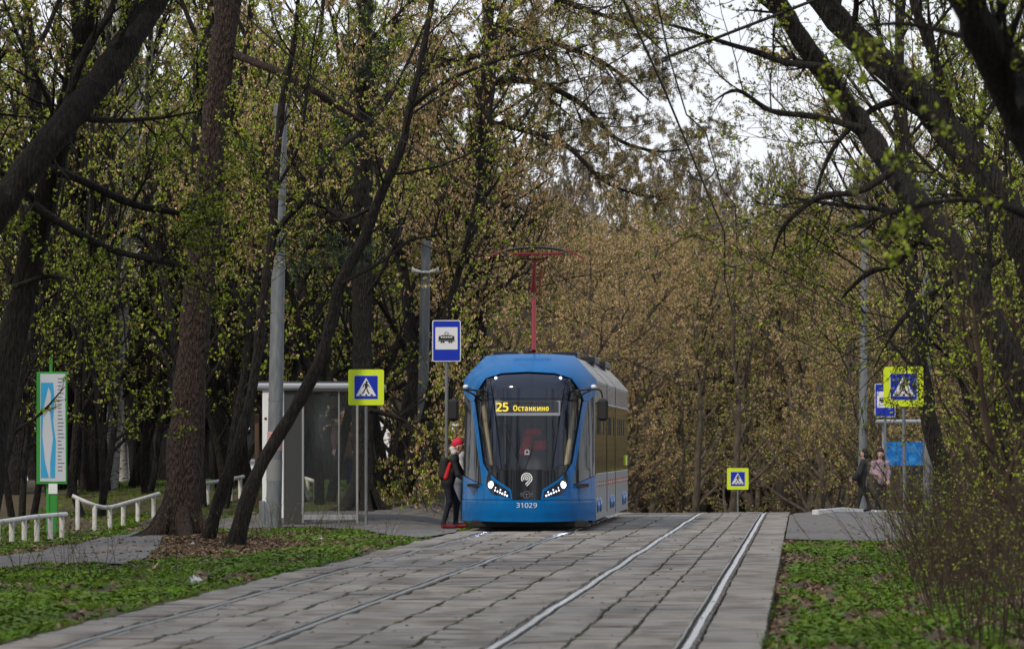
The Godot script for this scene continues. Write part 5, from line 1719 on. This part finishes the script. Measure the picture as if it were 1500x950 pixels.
	var board := obj("display_board", b.mesh(), M.led_board, t)
	text_at("25", 0.235, Vector3(-0.485, 2.33, -0.56), M.led, "route_display", board, Basis.IDENTITY, 700)
	text_at("Останкино", 0.15, Vector3(0.06, 2.31, -0.56), M.led, "destination_display", board, Basis.from_scale(Vector3(0.84, 1, 1)), 700)
	b = MB.new()
	b.box(Vector3(0, 1.0, -0.6), Vector3(1.5, 0.3, 0.7), 0.05)
	obj("dashboard", b.mesh(), M.under, t)
	b = MB.new()
	b.box(Vector3(0, 1.9, -2.3), Vector3(2.2, 2.2, 0.05))
	var wall := obj("cab_wall", b.mesh(), M.cab, t)
	b = MB.new()
	for q in [[Vector3(-0.5, 1.75, -2.26), Vector3(0.03, 1.0, 0.02)], [Vector3(0.5, 1.75, -2.26), Vector3(0.03, 1.0, 0.02)], [Vector3(0, 2.24, -2.26), Vector3(1.03, 0.09, 0.02)]]:
		b.box(q[0], q[1])
	obj("door_frame", b.mesh(), M.cab_white, wall)
	b = MB.new()
	b.box(Vector3(0.06, 1.86, -1.45), Vector3(0.34, 0.15, 0.1), 0.05)
	b.box(Vector3(-0.06, 1.64, -1.5), Vector3(0.2, 0.5, 0.12), 0.05, Basis.from_euler(Vector3(0, 0, -0.22)))
	b.box(Vector3(0.2, 1.6, -1.5), Vector3(0.24, 0.2, 0.1), 0.04)
	obj("driver_seat", b.mesh(), M.red_seat, t)
	e = MB.new()
	tr = Transform3D(Basis.IDENTITY, Vector3(0.0, 1.485, nose_z(0, 1.485) - 0.02))
	e.ext(arc(Vector2.ZERO, 0.036, 0.02, -0.6, PI + 0.6), tr, 0.004)
	e.ext(P2([[-0.05, -0.055], [0.05, -0.055], [0.05, -0.03], [-0.05, -0.03]]), tr, 0.004)
	obj("windscreen_sticker", e.mesh(), M.white_clean, t)
	b = MB.new()
	b.box(Vector3(0, 0.85, -5.0), Vector3(2.3, 0.06, 9.0))
	obj("floor", b.mesh(), M.under, t)
	# --- body sections
	var secs := [[-1.9, -9.7], [-10.1, -16.3], [-16.7, -27.3]]
	for i in 3:
		var z0: float = secs[i][0]
		var z1: float = secs[i][1]
		var front := func(p: Vector2) -> float:
			return nose_z(p.x, p.y) if i == 0 else z0
		var flat := func(_p: Vector2) -> float: return z0
		var sec := Node3D.new()
		sec.name = "car_section"
		t.add_child(sec, true)
		for s in [1.0, -1.0]:
			if i == 0:
				side_strip([[1.25, 0.18], [1.25, 0.57], [1.25, 1.05]], front, z0 - 0.2, M.blue, "front_skirt", sec, s)
			side_strip([[1.25, 0.18], [1.25, 0.57], [1.25, 1.05]], func(_p: Vector2) -> float: return z0 - 0.21 if i == 0 else z0, z1, M.silver, "side_skirt", sec, s)
			side_strip([[1.245, 1.06], [1.245, 2.40]], front, z1, M.window, "window_band", sec, s)
			side_strip([[1.25, 2.44], [1.25, 2.80]], front, z1, M.band, "cant_panel", sec, s)
			side_strip([[1.25, 2.40], [1.275, 2.405], [1.28, 2.425], [1.25, 2.44]], front if i > 0 else flat, z1, M.alu, "drip_rail", sec, s)
			side_strip([[1.25, 2.80], [1.255, 2.84], [1.25, 2.86]], front, z1, M.alu, "roof_edge", sec, s)
			side_strip([[1.25, 2.86], [1.1, 3.035], [0.84, 3.30]], front, z1, M.roof, "roof_slope", sec, s)
			side_strip([[0.84, 3.30], [0.45, 3.325], [0.0, 3.33]], front, z1, M.roof, "roof_panel", sec, s)
			side_strip([[1.25, 1.05], [1.262, 1.052], [1.262, 1.062], [1.25, 1.066]], flat, z1, M.alu, "waist_strip", sec, s)
			# dark flat blocks on the window band, reflectors, wheel covers
			var zs: Array = [[-3.4, -4.3, -5.2, -7.9], [-11.2, -12.2, -13.2, -15.5], [-19.0, -20.6, -22.2, -24.0]][i]
			for z in zs:
				b = MB.new()
				b.box(Vector3(1.246 * s, 2.0, z), Vector3(0.012, 0.36, 0.42), 0.003)
				obj("dark_slot", b.mesh(), M.rubber, sec)
			var z := z0 - 0.9
			while z > z1 + 0.3:
				b = MB.new()
				b.box(Vector3(1.254 * s, 0.86, z), Vector3(0.02, 0.12, 0.1), 0.004)
				obj("reflector", b.mesh(), M.orange, sec)
				b = MB.new()
				b.box(Vector3(1.255 * s, 0.86, z), Vector3(0.024, 0.03, 0.11), 0.004)
				obj("reflector_band", b.mesh(), M.white_clean, sec)
				z -= 1.5
			for zw in [[-2.9, -4.8], [-12.4, -14.3], [-22.6, -24.5]][i]:
				b = MB.new()
				b.ball(Vector3(1.245 * s, 0.45, zw), Vector3(0.06, 0.15, 0.3), 12, 8)
				obj("wheel_cover", b.mesh(), M.blue, sec)
			var bw: float = [-3.85, -13.35, -23.55][i]
			b = MB.new()
			b.box(Vector3(0.76 * s, 0.3, bw), Vector3(0.12, 0.34, 2.6), 0.05)
			obj("bogie", b.mesh(), M.under, sec)
			for zw in [bw + 0.9, bw - 0.9]:
				b = MB.new()
				b.bar(Vector3(0.70 * s, 0.3, zw), Vector3(0.82 * s, 0.3, zw), 0.3, 20)
				obj("wheel", b.mesh(), M.rail_dark, sec)
		b = MB.new()
		b.box(Vector3(0, 0.27, (z0 + z1) / 2), Vector3(2.1, 0.14, z0 - z1 - 0.3))
		obj("underframe", b.mesh(), M.under, sec)
		if i > 0:
			b = MB.new()
			b.ext(both([[0, 3.29], [0.83, 3.26], [1.22, 2.83], [1.22, 0.22], [0, 0.22]]), Transform3D(Basis.IDENTITY, Vector3(0, 0, z0 - 0.02)), 0.04)
			obj("end_wall", b.mesh(), M.under, sec)
		b = MB.new()
		b.ext(both([[0, 3.29], [0.83, 3.26], [1.22, 2.83], [1.22, 0.22], [0, 0.22]]), Transform3D(Basis.IDENTITY, Vector3(0, 0, z1 + 0.05)), 0.04)
		obj("end_wall", b.mesh(), M.blue if i == 2 else M.under, sec)
	for z in [-9.9, -16.5]:
		b = MB.new()
		for k in 5: b.ext(both([[0, 3.18], [0.8, 3.15], [1.14, 2.78], [1.14, 0.35], [0, 0.35]]), Transform3D(Basis.IDENTITY.scaled(Vector3(1.0 + 0.02 * (k % 2), 1, 1)), Vector3(0, 0, z + 0.2 - k * 0.08)), 0.078)
		obj("bellows", b.mesh(), M.rubber, t)
	# yellow-green leaflet mark near the tail
	b = MB.new()
	b.box(Vector3(1.256, 1.28, -25.5), Vector3(0.02, 0.22, 1.6))
	obj("side_sticker", b.mesh(), M.lime, t)
	# things under the nose
	b = MB.new()
	b.box(Vector3(0.02, 0.12, -1.2), Vector3(2.2, 0.14, 1.5), 0.02)
	obj("underrun_guard", b.mesh(), M.under, t)
	# --- roof equipment
	for q in [[-0.5, 3.36, -3.6, 0.48, 0.12, 2.4], [0.62, 3.36, -4.4, 0.46, 0.12, 2.2], [0.72, 3.36, -12.8, 0.5, 0.14, 3.2], [0.72, 3.36, -21.0, 0.5, 0.14, 4.0], [-0.5, 3.36, -20.0, 0.8, 0.14, 4.0]]:
		b = MB.new()
		b.box(Vector3(q[0], q[1], q[2]), Vector3(q[3], q[4], q[5]), 0.02)
		obj("roof_unit", b.mesh(), M.carbon, t)
	b = MB.new()
	b.ball(Vector3(-0.07, 3.38, -2.3), Vector3(0.07, 0.1, 0.07), 10, 8)
	obj("horn_cover", b.mesh(), M.rubber, t)
	# --- pantograph
	var g := Node3D.new()
	g.name = "pantograph"
	t.add_child(g, true)
	g.position = Vector3(0.0, 0, -3.4)
	b = MB.new()
	b.box(Vector3(0, 3.36, 0.2), Vector3(0.34, 0.06, 0.9), 0.02)
	obj("base_frame", b.mesh(), M.carbon, g)
	b = MB.new()
	b.tube(PackedVector3Array([Vector3(0.02, 3.42, 0.4), Vector3(0, 4.0, -0.3), Vector3(-0.03, 4.62, -1.0)]), PackedFloat32Array([0.05, 0.045, 0.04]), 10, true)
	obj("lower_arm", b.mesh(), M.red, g)
	b = MB.new()
	b.box(Vector3(-0.035, 4.66, -1.0), Vector3(0.12, 0.2, 0.14), 0.03)
	obj("elbow", b.mesh(), M.red, g)
	b = MB.new()
	b.tube(PackedVector3Array([Vector3(-0.035, 4.68, -1.0), Vector3(-0.03, 4.8, -0.85), Vector3(0.02, 5.22, -0.2)]), PackedFloat32Array([0.06, 0.045, 0.028]), 10, true)
	obj("upper_arm", b.mesh(), M.pink, g)
	b = MB.new()
	b.bar(Vector3(0.07, 4.54, -0.95), Vector3(0.15, 5.1, -0.3), 0.015, 8)
	obj("link_rod", b.mesh(), M.pink, g)
	b = MB.new()
	b.tube(smooth_line([Vector3(-0.24, 5.25, -0.2), Vector3(-0.12, 5.215, -0.2), Vector3(0.02, 5.21, -0.2), Vector3(0.16, 5.22, -0.2), Vector3(0.27, 5.26, -0.2)]), PackedFloat32Array([0.015, 0.016, 0.017, 0.018, 0.018, 0.018, 0.02, 0.02, 0.02, 0.02, 0.02, 0.02, 0.02, 0.02, 0.02, 0.018, 0.018, 0.017, 0.016, 0.015, 0.015]), 8, true)
	obj("cross_bar", b.mesh(), M.red, g)
	b = MB.new()
	b.box(Vector3(0.02, 5.32, -0.2), Vector3(1.08, 0.045, 0.3), 0.01)
	obj("collector_head", b.mesh(), M.red, g)
	b = MB.new()
	for dz in [-0.36, -0.04]:
		b.tube(smooth_line([Vector3(-0.54, 5.385, dz), Vector3(-0.3, 5.425, dz), Vector3(0.02, 5.445, dz), Vector3(0.34, 5.425, dz), Vector3(0.58, 5.385, dz)]), PackedFloat32Array([0.02, 0.02, 0.02, 0.02, 0.02, 0.02, 0.02, 0.02, 0.02, 0.02, 0.02, 0.02, 0.02, 0.02, 0.02, 0.02, 0.02, 0.02, 0.02, 0.02, 0.02]), 8, true)
	obj("contact_strip", b.mesh(), M.carbon, g)
	for s in [-1.0, 1.0]:
		b = MB.new()
		b.tube(smooth_line([Vector3(0.02 + 0.56 * s, 5.39, -0.2), Vector3(0.02 + 0.78 * s, 5.32, -0.2), Vector3(0.02 + 0.98 * s, 5.225, -0.2)]), PackedFloat32Array([0.02, 0.02, 0.02, 0.018, 0.018, 0.018, 0.016, 0.016, 0.014, 0.014, 0.012]), 8, true)
		obj("horn", b.mesh(), M.red, g)
		b = MB.new()
		b.box(Vector3(0.02 + 0.57 * s, 5.33, -0.2), Vector3(0.05, 0.11, 0.36), 0.01)
		obj("spring_box", b.mesh(), M.steel_dark, g)

# ---------------------------------------------------------------- people: a smooth field of tapered bones, meshed as surface nets
func net(b: MB, bones: Array, cell: float, k: float, org: Vector3) -> void:
	var lo := Vector3.INF
	var hi := -Vector3.INF
	for q in bones:
		var m: float = maxf(q[2], q[3]) + k + cell * 2
		lo = lo.min(q[0] - Vector3.ONE * m).min(q[1] - Vector3.ONE * m)
		hi = hi.max(q[0] + Vector3.ONE * m).max(q[1] + Vector3.ONE * m)
	var nx := int((hi.x - lo.x) / cell) + 2
	var ny := int((hi.y - lo.y) / cell) + 2
	var nz := int((hi.z - lo.z) / cell) + 2
	var f := PackedFloat32Array()
	f.resize(nx * ny * nz)
	f.fill(1.0)
	var own := PackedInt32Array()
	own.resize(nx * ny * nz)
	var best := PackedFloat32Array()
	best.resize(nx * ny * nz)
	best.fill(9.0)
	for bi in bones.size():
		var q: Array = bones[bi]
		var a: Vector3 = q[0]
		var e: Vector3 = q[1]
		var ra: float = q[2]
		var rb: float = q[3]
		var m := maxf(ra, rb) + k + cell
		var l: Vector3 = (a.min(e) - Vector3.ONE * m - lo) / cell
		var h: Vector3 = (a.max(e) + Vector3.ONE * m - lo) / cell
		var ab := e - a
		var len2 := maxf(ab.length_squared(), 0.000001)
		for z in range(maxi(0, int(l.z)), mini(nz - 1, int(h.z) + 1) + 1):
			for y in range(maxi(0, int(l.y)), mini(ny - 1, int(h.y) + 1) + 1):
				for x in range(maxi(0, int(l.x)), mini(nx - 1, int(h.x) + 1) + 1):
					var p := lo + Vector3(x, y, z) * cell
					var t := clampf((p - a).dot(ab) / len2, 0.0, 1.0)
					var d := p.distance_to(a + ab * t) - lerpf(ra, rb, t)
					var i := (z * ny + y) * nx + x
					var o := f[i]
					if d < best[i]:
						best[i] = d
						own[i] = bi
					var w := clampf(0.5 + 0.5 * (o - d) / k, 0.0, 1.0)
					f[i] = lerpf(o, d, w) - k * w * (1.0 - w)
	var id := PackedInt32Array()
	id.resize(nx * ny * nz)
	id.fill(-1)
	var offs := [0, 1, nx, nx + 1, nx * ny, nx * ny + 1, nx * ny + nx, nx * ny + nx + 1]
	for z in nz - 1:
		for y in ny - 1:
			for x in nx - 1:
				var i := (z * ny + y) * nx + x
				var s := 0
				for j in 8:
					if f[i + offs[j]] < 0.0: s += 1
				if s == 0 or s == 8: continue
				var c := Vector3.ZERO
				var n := 0
				for ed in [[0, 1], [2, 3], [4, 5], [6, 7], [0, 2], [1, 3], [4, 6], [5, 7], [0, 4], [1, 5], [2, 6], [3, 7]]:
					var fa := f[i + offs[ed[0]]]
					var fb := f[i + offs[ed[1]]]
					if (fa < 0.0) != (fb < 0.0):
						var t := fa / (fa - fb)
						var pa := Vector3(ed[0] & 1, (ed[0] >> 1) & 1, ed[0] >> 2)
						var pb := Vector3(ed[1] & 1, (ed[1] >> 1) & 1, ed[1] >> 2)
						c += pa.lerp(pb, t)
						n += 1
				var nn := Vector3(f[i + 1] - f[i] + f[i + offs[7]] - f[i + offs[6]], f[i + nx] - f[i] + f[i + offs[7]] - f[i + offs[5]], f[i + nx * ny] - f[i] + f[i + offs[7]] - f[i + offs[3]]).normalized()
				b.col = bones[own[i]][4]
				id[i] = b.vert(lo + (Vector3(x, y, z) + c / n) * cell - org, nn)
	for z in range(1, nz - 1):
		for y in range(1, ny - 1):
			for x in range(1, nx - 1):
				var i := (z * ny + y) * nx + x
				var s0 := f[i] < 0.0
				for ax in 3:
					var st: int = [1, nx, nx * ny][ax]
					if s0 == (f[i + st] < 0.0): continue
					var u: int = [nx, nx * ny, 1][ax]
					var v: int = [nx * ny, 1, nx][ax]
					var q := [id[i - u - v], id[i - v], id[i], id[i - u]]
					if q.min() < 0: continue
					if s0: q.reverse()
					b.ix.append(q[0]); b.ix.append(q[1]); b.ix.append(q[2])
					b.ix.append(q[0]); b.ix.append(q[2]); b.ix.append(q[3])

func hand(bones: Array, wrist: Vector3, dir: Vector3, palm_side: Vector3, col: Color) -> void:
	var side := dir.cross(palm_side).normalized()
	var pc := wrist + dir * 0.085
	for k in 3: bones.append([wrist + side * (k - 1) * 0.018, pc + side * (k - 1) * 0.026, 0.018, 0.016, col])
	for k in 4:
		var o := pc + side * (k - 1.5) * 0.021
		var l: float = [0.07, 0.08, 0.076, 0.058][k]
		var m := o + (dir * 0.9 + palm_side * 0.3).normalized() * l * 0.5
		bones.append([o, m, 0.0095, 0.009, col])
		bones.append([m, m + (dir * 0.6 + palm_side * 0.75).normalized() * l * 0.5, 0.009, 0.008, col])
	var th := wrist + dir * 0.03 + side * 0.03
	bones.append([th, th + (dir * 0.7 + side * 0.6 + palm_side * 0.3) * 0.05, 0.012, 0.01, col])
	bones.append([th + (dir * 0.7 + side * 0.6 + palm_side * 0.3) * 0.05, th + (dir * 1.3 + side * 0.7 + palm_side * 0.7) * 0.05, 0.01, 0.009, col])

# J: joints, C: colours.  All joints in world-free local metres, feet at y = 0.
func person(at: Vector3, turn: float, J: Dictionary, C: Dictionary, label: String) -> Node3D:
	var t := thing("person", at, turn)
	tag(t, label, "person", "people at the stops")
	var b := MB.new()
	var B := []
	var hip := (J.hip_l + J.hip_r) as Vector3 * 0.5
	var sh := (J.sh_l + J.sh_r) as Vector3 * 0.5
	var mid := hip.lerp(sh, 0.5)
	B.append([J.hip_l, J.hip_r, 0.105, 0.105, C.legs])
	B.append([hip, mid, 0.125, 0.13, C.top])
	B.append([hip + (J.hip_l - hip) * 0.5, mid + (J.sh_l - sh) * 0.4, 0.115, 0.115, C.top])
	B.append([hip + (J.hip_r - hip) * 0.5, mid + (J.sh_r - sh) * 0.4, 0.115, 0.115, C.top])
	B.append([mid, sh, 0.14, 0.1, C.top])
	B.append([J.sh_l, J.sh_r, 0.072, 0.072, C.top])
	B.append([sh, J.neck, 0.065, 0.05, C.top])
	for s in ["l", "r"]:
		B.append([J["hip_" + s], J["knee_" + s], 0.088, 0.062, C.legs])
		B.append([J["knee_" + s], J["ank_" + s], 0.062, 0.042, C["shin_" + s] if C.has("shin_" + s) else C.legs])
		B.append([J["ank_" + s], J["ank_" + s] + Vector3(0, -0.04, 0), 0.042, 0.042, C.get("sock", C.legs)])
		B.append([J["ank_" + s] + Vector3(0, -0.055, 0), J["toe_" + s], 0.045, 0.034, C.shoe])
		B.append([J["sh_" + s], J["elb_" + s], 0.064, 0.05, C.top])
		B.append([J["elb_" + s], J["wr_" + s], 0.05, 0.036, C.top])
	net(b, B, 0.02, 0.04, Vector3.ZERO)
	for s in ["l", "r"]:
		var hb := []
		var dv: Vector3 = (J["wr_" + s] - J["elb_" + s]).normalized()
		hand(hb, J["wr_" + s] + dv * 0.01, dv, J.get("palm", Vector3(0, 0, 1)), C.skin)
		net(b, hb, 0.007, 0.008, Vector3.ZERO)
	# head with face
	var hd: Vector3 = J.head
	var fw: Vector3 = J.face
	var up: Vector3 = (J.head - J.neck).normalized()
	fw = (fw - up * fw.dot(up)).normalized()
	var sd := up.cross(fw)
	var H := []
	H.append([J.neck - up * 0.03, hd - up * 0.05, 0.052, 0.05, C.skin])
	H.append([hd - fw * 0.015 + up * 0.025, hd + fw * 0.01 + up * 0.03, 0.088, 0.08, C.skin])
	H.append([hd + fw * 0.03 - up * 0.03, hd + fw * 0.035 - up * 0.075, 0.062, 0.042, C.skin])
	H.append([hd + fw * 0.088 + up * 0.01, hd + fw * 0.105 - up * 0.022, 0.01, 0.016, C.skin])
	for s in [-1.0, 1.0]:
		H.append([hd + sd * 0.082 * s + up * 0.012, hd + sd * 0.084 * s - up * 0.025, 0.02, 0.014, C.skin])
		H.append([hd + fw * 0.083 + sd * 0.032 * s + up * 0.014, hd + fw * 0.084 + sd * 0.034 * s + up * 0.014, 0.011, 0.011, Color(0.03, 0.02, 0.015)])
	H.append([hd + fw * 0.08 - up * 0.05 - sd * 0.02, hd + fw * 0.08 - up * 0.05 + sd * 0.02, 0.011, 0.011, Color(0.36, 0.1, 0.09)])
	net(b, H, 0.008, 0.016, Vector3.ZERO)
	obj("body", b.mesh(), M.skin, t)
	return t

func extra(t: Node3D, called: String, bones: Array, cell := 0.014, k := 0.03) -> void:
	var b := MB.new()
	net(b, bones, cell, k, Vector3.ZERO)
	obj(called, b.mesh(), M.skin, t)

func build_people() -> void:
	var skin := Color(0.5, 0.32, 0.24)
	var blk := Color(0.014, 0.014, 0.016)
	# boarding: leaning in towards the door on the near side of the tram, back half turned
	var p := gp(655, 773)
	p = Vector3(at_d(656, 770, 138.0).x, height(-6.9, 138.0) + 0.03, -138.0)
	var J := {"hip_l": Vector3(-0.02, 0.88, -0.08), "hip_r": Vector3(0.0, 0.88, 0.09), "knee_l": Vector3(0.16, 0.5, -0.1), "ank_l": Vector3(0.14, 0.1, -0.1), "toe_l": Vector3(0.34, 0.05, -0.1),
		"knee_r": Vector3(0.03, 0.5, 0.1), "ank_r": Vector3(-0.08, 0.1, 0.1), "toe_r": Vector3(0.13, 0.04, 0.11),
		"sh_l": Vector3(0.12, 1.32, -0.17), "sh_r": Vector3(0.12, 1.32, 0.17), "elb_l": Vector3(0.25, 1.08, -0.2), "wr_l": Vector3(0.42, 1.02, -0.14), "elb_r": Vector3(0.2, 1.04, 0.22), "wr_r": Vector3(0.36, 0.9, 0.2),
		"neck": Vector3(0.16, 1.42, 0), "head": Vector3(0.2, 1.56, 0.0), "face": Vector3(1, -0.1, 0.1), "palm": Vector3(0.2, -0.6, 0.5)}
	var t := person(p, 0.0, J, {"top": blk, "legs": Color(0.01, 0.01, 0.012), "shoe": Color(0.2, 0.012, 0.02), "skin": skin}, "person in black with a red hat and backpack stepping to the tram")
	extra(t, "hat", [[Vector3(0.17, 1.63, 0), Vector3(0.2, 1.64, 0), 0.098, 0.092, Color(0.62, 0.02, 0.06)], [Vector3(0.2, 1.7, 0), Vector3(0.21, 1.74, 0), 0.05, 0.03, Color(0.62, 0.02, 0.06)]])
	extra(t, "white_scarf", [[Vector3(0.12, 1.46, -0.05), Vector3(0.12, 1.46, 0.05), 0.06, 0.06, Color(0.6, 0.6, 0.62)], [Vector3(0.08, 1.53, -0.04), Vector3(0.09, 1.53, 0.05), 0.05, 0.05, Color(0.6, 0.6, 0.62)]])
	extra(t, "backpack", [[Vector3(-0.06, 1.28, -0.08), Vector3(-0.08, 1.02, -0.09), 0.09, 0.1, Color(0.012, 0.012, 0.014)], [Vector3(-0.06, 1.28, 0.08), Vector3(-0.08, 1.02, 0.09), 0.09, 0.1, Color(0.012, 0.012, 0.014)]])
	extra(t, "jacket_side", [[Vector3(0.05, 1.24, 0.17), Vector3(-0.03, 0.98, 0.17), 0.035, 0.05, Color(0.5, 0.012, 0.016)]], 0.01, 0.02)
	# second passenger, mostly hidden by the first and by the tram
	p = Vector3(at_d(668, 768, 141.0).x, height(-6.9, 141.0) + 0.03, -141.0)
	J = {"hip_l": Vector3(0.05, 0.9, -0.09), "hip_r": Vector3(0.05, 0.9, 0.09), "knee_l": Vector3(0.12, 0.5, -0.1), "ank_l": Vector3(0.12, 0.1, -0.1), "toe_l": Vector3(0.3, 0.04, -0.1),
		"knee_r": Vector3(0.04, 0.5, 0.1), "ank_r": Vector3(0.0, 0.1, 0.1), "toe_r": Vector3(0.2, 0.04, 0.1),
		"sh_l": Vector3(0.1, 1.38, -0.18), "sh_r": Vector3(0.1, 1.38, 0.18), "elb_l": Vector3(0.14, 1.1, -0.22), "wr_l": Vector3(0.3, 0.98, -0.18), "elb_r": Vector3(0.12, 1.1, 0.22), "wr_r": Vector3(0.28, 0.95, 0.18),
		"neck": Vector3(0.12, 1.48, 0), "head": Vector3(0.14, 1.6, 0.0), "face": Vector3(1, 0, 0), "palm": Vector3(0.2, -0.6, 0.5)}
	t = person(p, 0.0, J, {"top": Color(0.45, 0.44, 0.46), "legs": Color(0.16, 0.17, 0.21), "shoe": Color(0.012, 0.014, 0.02), "sock": Color(0.6, 0.6, 0.65), "skin": skin}, "person in grey checked trousers and dark shoes boarding the tram")
	extra(t, "hair", [[Vector3(0.11, 1.65, 0), Vector3(0.1, 1.55, 0), 0.1, 0.09, Color(0.05, 0.03, 0.02)]])
	# far platform: a woman in a pale pink jacket facing the street
	p = on(at_d(1290, 745, 193.0).x, 193.0, 0.03)
	J = {"hip_l": Vector3(0.09, 0.88, 0), "hip_r": Vector3(-0.09, 0.88, 0), "knee_l": Vector3(0.1, 0.5, 0.03), "ank_l": Vector3(0.11, 0.1, 0), "toe_l": Vector3(0.13, 0.04, 0.18),
		"knee_r": Vector3(-0.1, 0.5, 0.06), "ank_r": Vector3(-0.12, 0.1, 0.03), "toe_r": Vector3(-0.14, 0.04, 0.2),
		"sh_l": Vector3(0.18, 1.36, 0), "sh_r": Vector3(-0.18, 1.36, 0), "elb_l": Vector3(0.23, 1.1, 0.0), "wr_l": Vector3(0.2, 0.9, 0.12), "elb_r": Vector3(-0.23, 1.1, 0.02), "wr_r": Vector3(-0.1, 1.05, 0.2),
		"neck": Vector3(0, 1.46, 0), "head": Vector3(0.0, 1.59, 0.02), "face": Vector3(-0.3, 0, 1), "palm": Vector3(0, -0.3, 0.8)}
	t = person(p, 0.1, J, {"top": Color(0.3, 0.21, 0.26), "legs": Color(0.015, 0.013, 0.016), "shoe": Color(0.6, 0.6, 0.62), "skin": skin}, "person in a pale pink jacket with long dark hair on the far platform")
	extra(t, "hair", [[Vector3(0, 1.68, 0.01), Vector3(0, 1.6, -0.05), 0.1, 0.11, Color(0.02, 0.012, 0.01)], [Vector3(0.08, 1.6, 0.0), Vector3(0.1, 1.25, 0.03), 0.04, 0.05, Color(0.02, 0.012, 0.01)], [Vector3(-0.07, 1.58, -0.03), Vector3(-0.08, 1.3, -0.04), 0.035, 0.045, Color(0.02, 0.012, 0.01)]])
	extra(t, "shoulder_strap", [[Vector3(-0.12, 1.38, 0.1), Vector3(0.05, 1.1, 0.16), 0.014, 0.014, blk], [Vector3(0.05, 1.1, 0.16), Vector3(0.16, 0.92, 0.1), 0.014, 0.014, blk]], 0.008, 0.01)
	# and one in black walking with a bag, leaning forward
	p = on(at_d(1262, 748, 190.0).x, 190.0, 0.03)
	J = {"hip_l": Vector3(0.0, 0.86, 0.09), "hip_r": Vector3(0.0, 0.86, -0.09), "knee_l": Vector3(-0.02, 0.48, 0.1), "ank_l": Vector3(-0.1, 0.1, 0.1), "toe_l": Vector3(-0.27, 0.04, 0.12),
		"knee_r": Vector3(0.12, 0.5, -0.08), "ank_r": Vector3(0.22, 0.14, -0.09), "toe_r": Vector3(0.08, 0.05, -0.09),
		"sh_l": Vector3(0.06, 1.3, 0.17), "sh_r": Vector3(0.06, 1.3, -0.17), "elb_l": Vector3(-0.04, 1.06, 0.22), "wr_l": Vector3(-0.18, 0.94, 0.2), "elb_r": Vector3(0.1, 1.05, -0.22), "wr_r": Vector3(-0.05, 0.92, -0.22),
		"neck": Vector3(0.07, 1.4, 0), "head": Vector3(0.08, 1.53, 0.0), "face": Vector3(-1, -0.1, 0.5), "palm": Vector3(-0.5, -0.5, 0.2)}
	t = person(p, 0.0, J, {"top": blk, "legs": Color(0.012, 0.012, 0.014), "shoe": Color(0.013, 0.013, 0.014), "skin": skin}, "person all in black with a black bag walking on the far platform")
	extra(t, "hair", [[Vector3(0.1, 1.6, 0), Vector3(0.12, 1.5, 0), 0.095, 0.09, Color(0.015, 0.011, 0.01)]])
	extra(t, "bag", [[Vector3(-0.1, 1.0, 0.26), Vector3(-0.16, 0.92, 0.27), 0.1, 0.1, Color(0.01, 0.01, 0.012)]])
	# someone in a brown coat seen through the shelter glass
	p = on(at_d(503, 722, 160.0).x, 160.0, 0.0)
	J = {"hip_l": Vector3(0.09, 0.86, 0), "hip_r": Vector3(-0.09, 0.86, 0), "knee_l": Vector3(0.1, 0.48, 0.05), "ank_l": Vector3(0.1, 0.1, 0.05), "toe_l": Vector3(0.1, 0.04, 0.2),
		"knee_r": Vector3(-0.1, 0.48, 0.0), "ank_r": Vector3(-0.1, 0.1, -0.05), "toe_r": Vector3(-0.12, 0.04, 0.1),
		"sh_l": Vector3(0.18, 1.36, 0), "sh_r": Vector3(-0.18, 1.36, 0), "elb_l": Vector3(0.25, 1.08, 0.0), "wr_l": Vector3(0.24, 0.84, 0.06), "elb_r": Vector3(-0.25, 1.08, 0.0), "wr_r": Vector3(-0.24, 0.84, 0.06),
		"neck": Vector3(0, 1.46, 0), "head": Vector3(0.0, 1.59, 0.02), "face": Vector3(-0.6, 0, 1), "palm": Vector3(0, -0.3, 0.8)}
	t = person(p, 0.4, J, {"top": Color(0.13, 0.075, 0.05), "legs": Color(0.03, 0.035, 0.07), "shoe": blk, "skin": skin}, "person in a brown coat waiting behind the shelter glass")
	extra(t, "hair", [[Vector3(0, 1.65, -0.02), Vector3(0, 1.56, -0.04), 0.098, 0.09, Color(0.04, 0.03, 0.025)]])
	extra(t, "coat_skirt", [[Vector3(0.05, 0.95, 0), Vector3(0.07, 0.68, 0), 0.13, 0.15, Color(0.13, 0.075, 0.05)], [Vector3(-0.05, 0.95, 0), Vector3(-0.07, 0.68, 0), 0.13, 0.15, Color(0.13, 0.075, 0.05)]], 0.02)

func build_background() -> void:
	# pale block far behind the trees, glimpsed between the trunks
	var p := on(-33.0, 395.0)
	var t := thing("apartment_block", p)
	tag(t, "pale apartment block glimpsed far behind the trunks", "building")
	var b := MB.new()
	b.box(Vector3(0, 3.0, 0), Vector3(44, 8.0, 10))
	obj("wall", b.mesh(), M.white_clean, t)
	for r in 2:
		for i in 15:
			b = MB.new()
			b.box(Vector3(-20.4 + i * 2.9, 1.9 + r * 2.9, 5.02), Vector3(1.4, 1.5, 0.08))
			var w := obj("window", b.mesh(), M.window, t)
			b = MB.new()
			b.box(Vector3(-20.4 + i * 2.9, 1.05 + r * 2.9, 5.1), Vector3(1.6, 0.1, 0.2))
			obj("sill", b.mesh(), M.alu, w)
	b = MB.new()
	b.box(Vector3(0, 7.1, 0), Vector3(44.6, 0.25, 10.6))
	obj("roof", b.mesh(), M.alu, t)

func _ready() -> void:
	hn.seed = 4
	hn.frequency = 0.05
	set_stage()
	make_materials()
	build_ground()
	build_background()
	build_tram()
	build_street()
	build_wires()
	build_near_trees()
	build_forest()
	build_undergrowth()
	build_people()
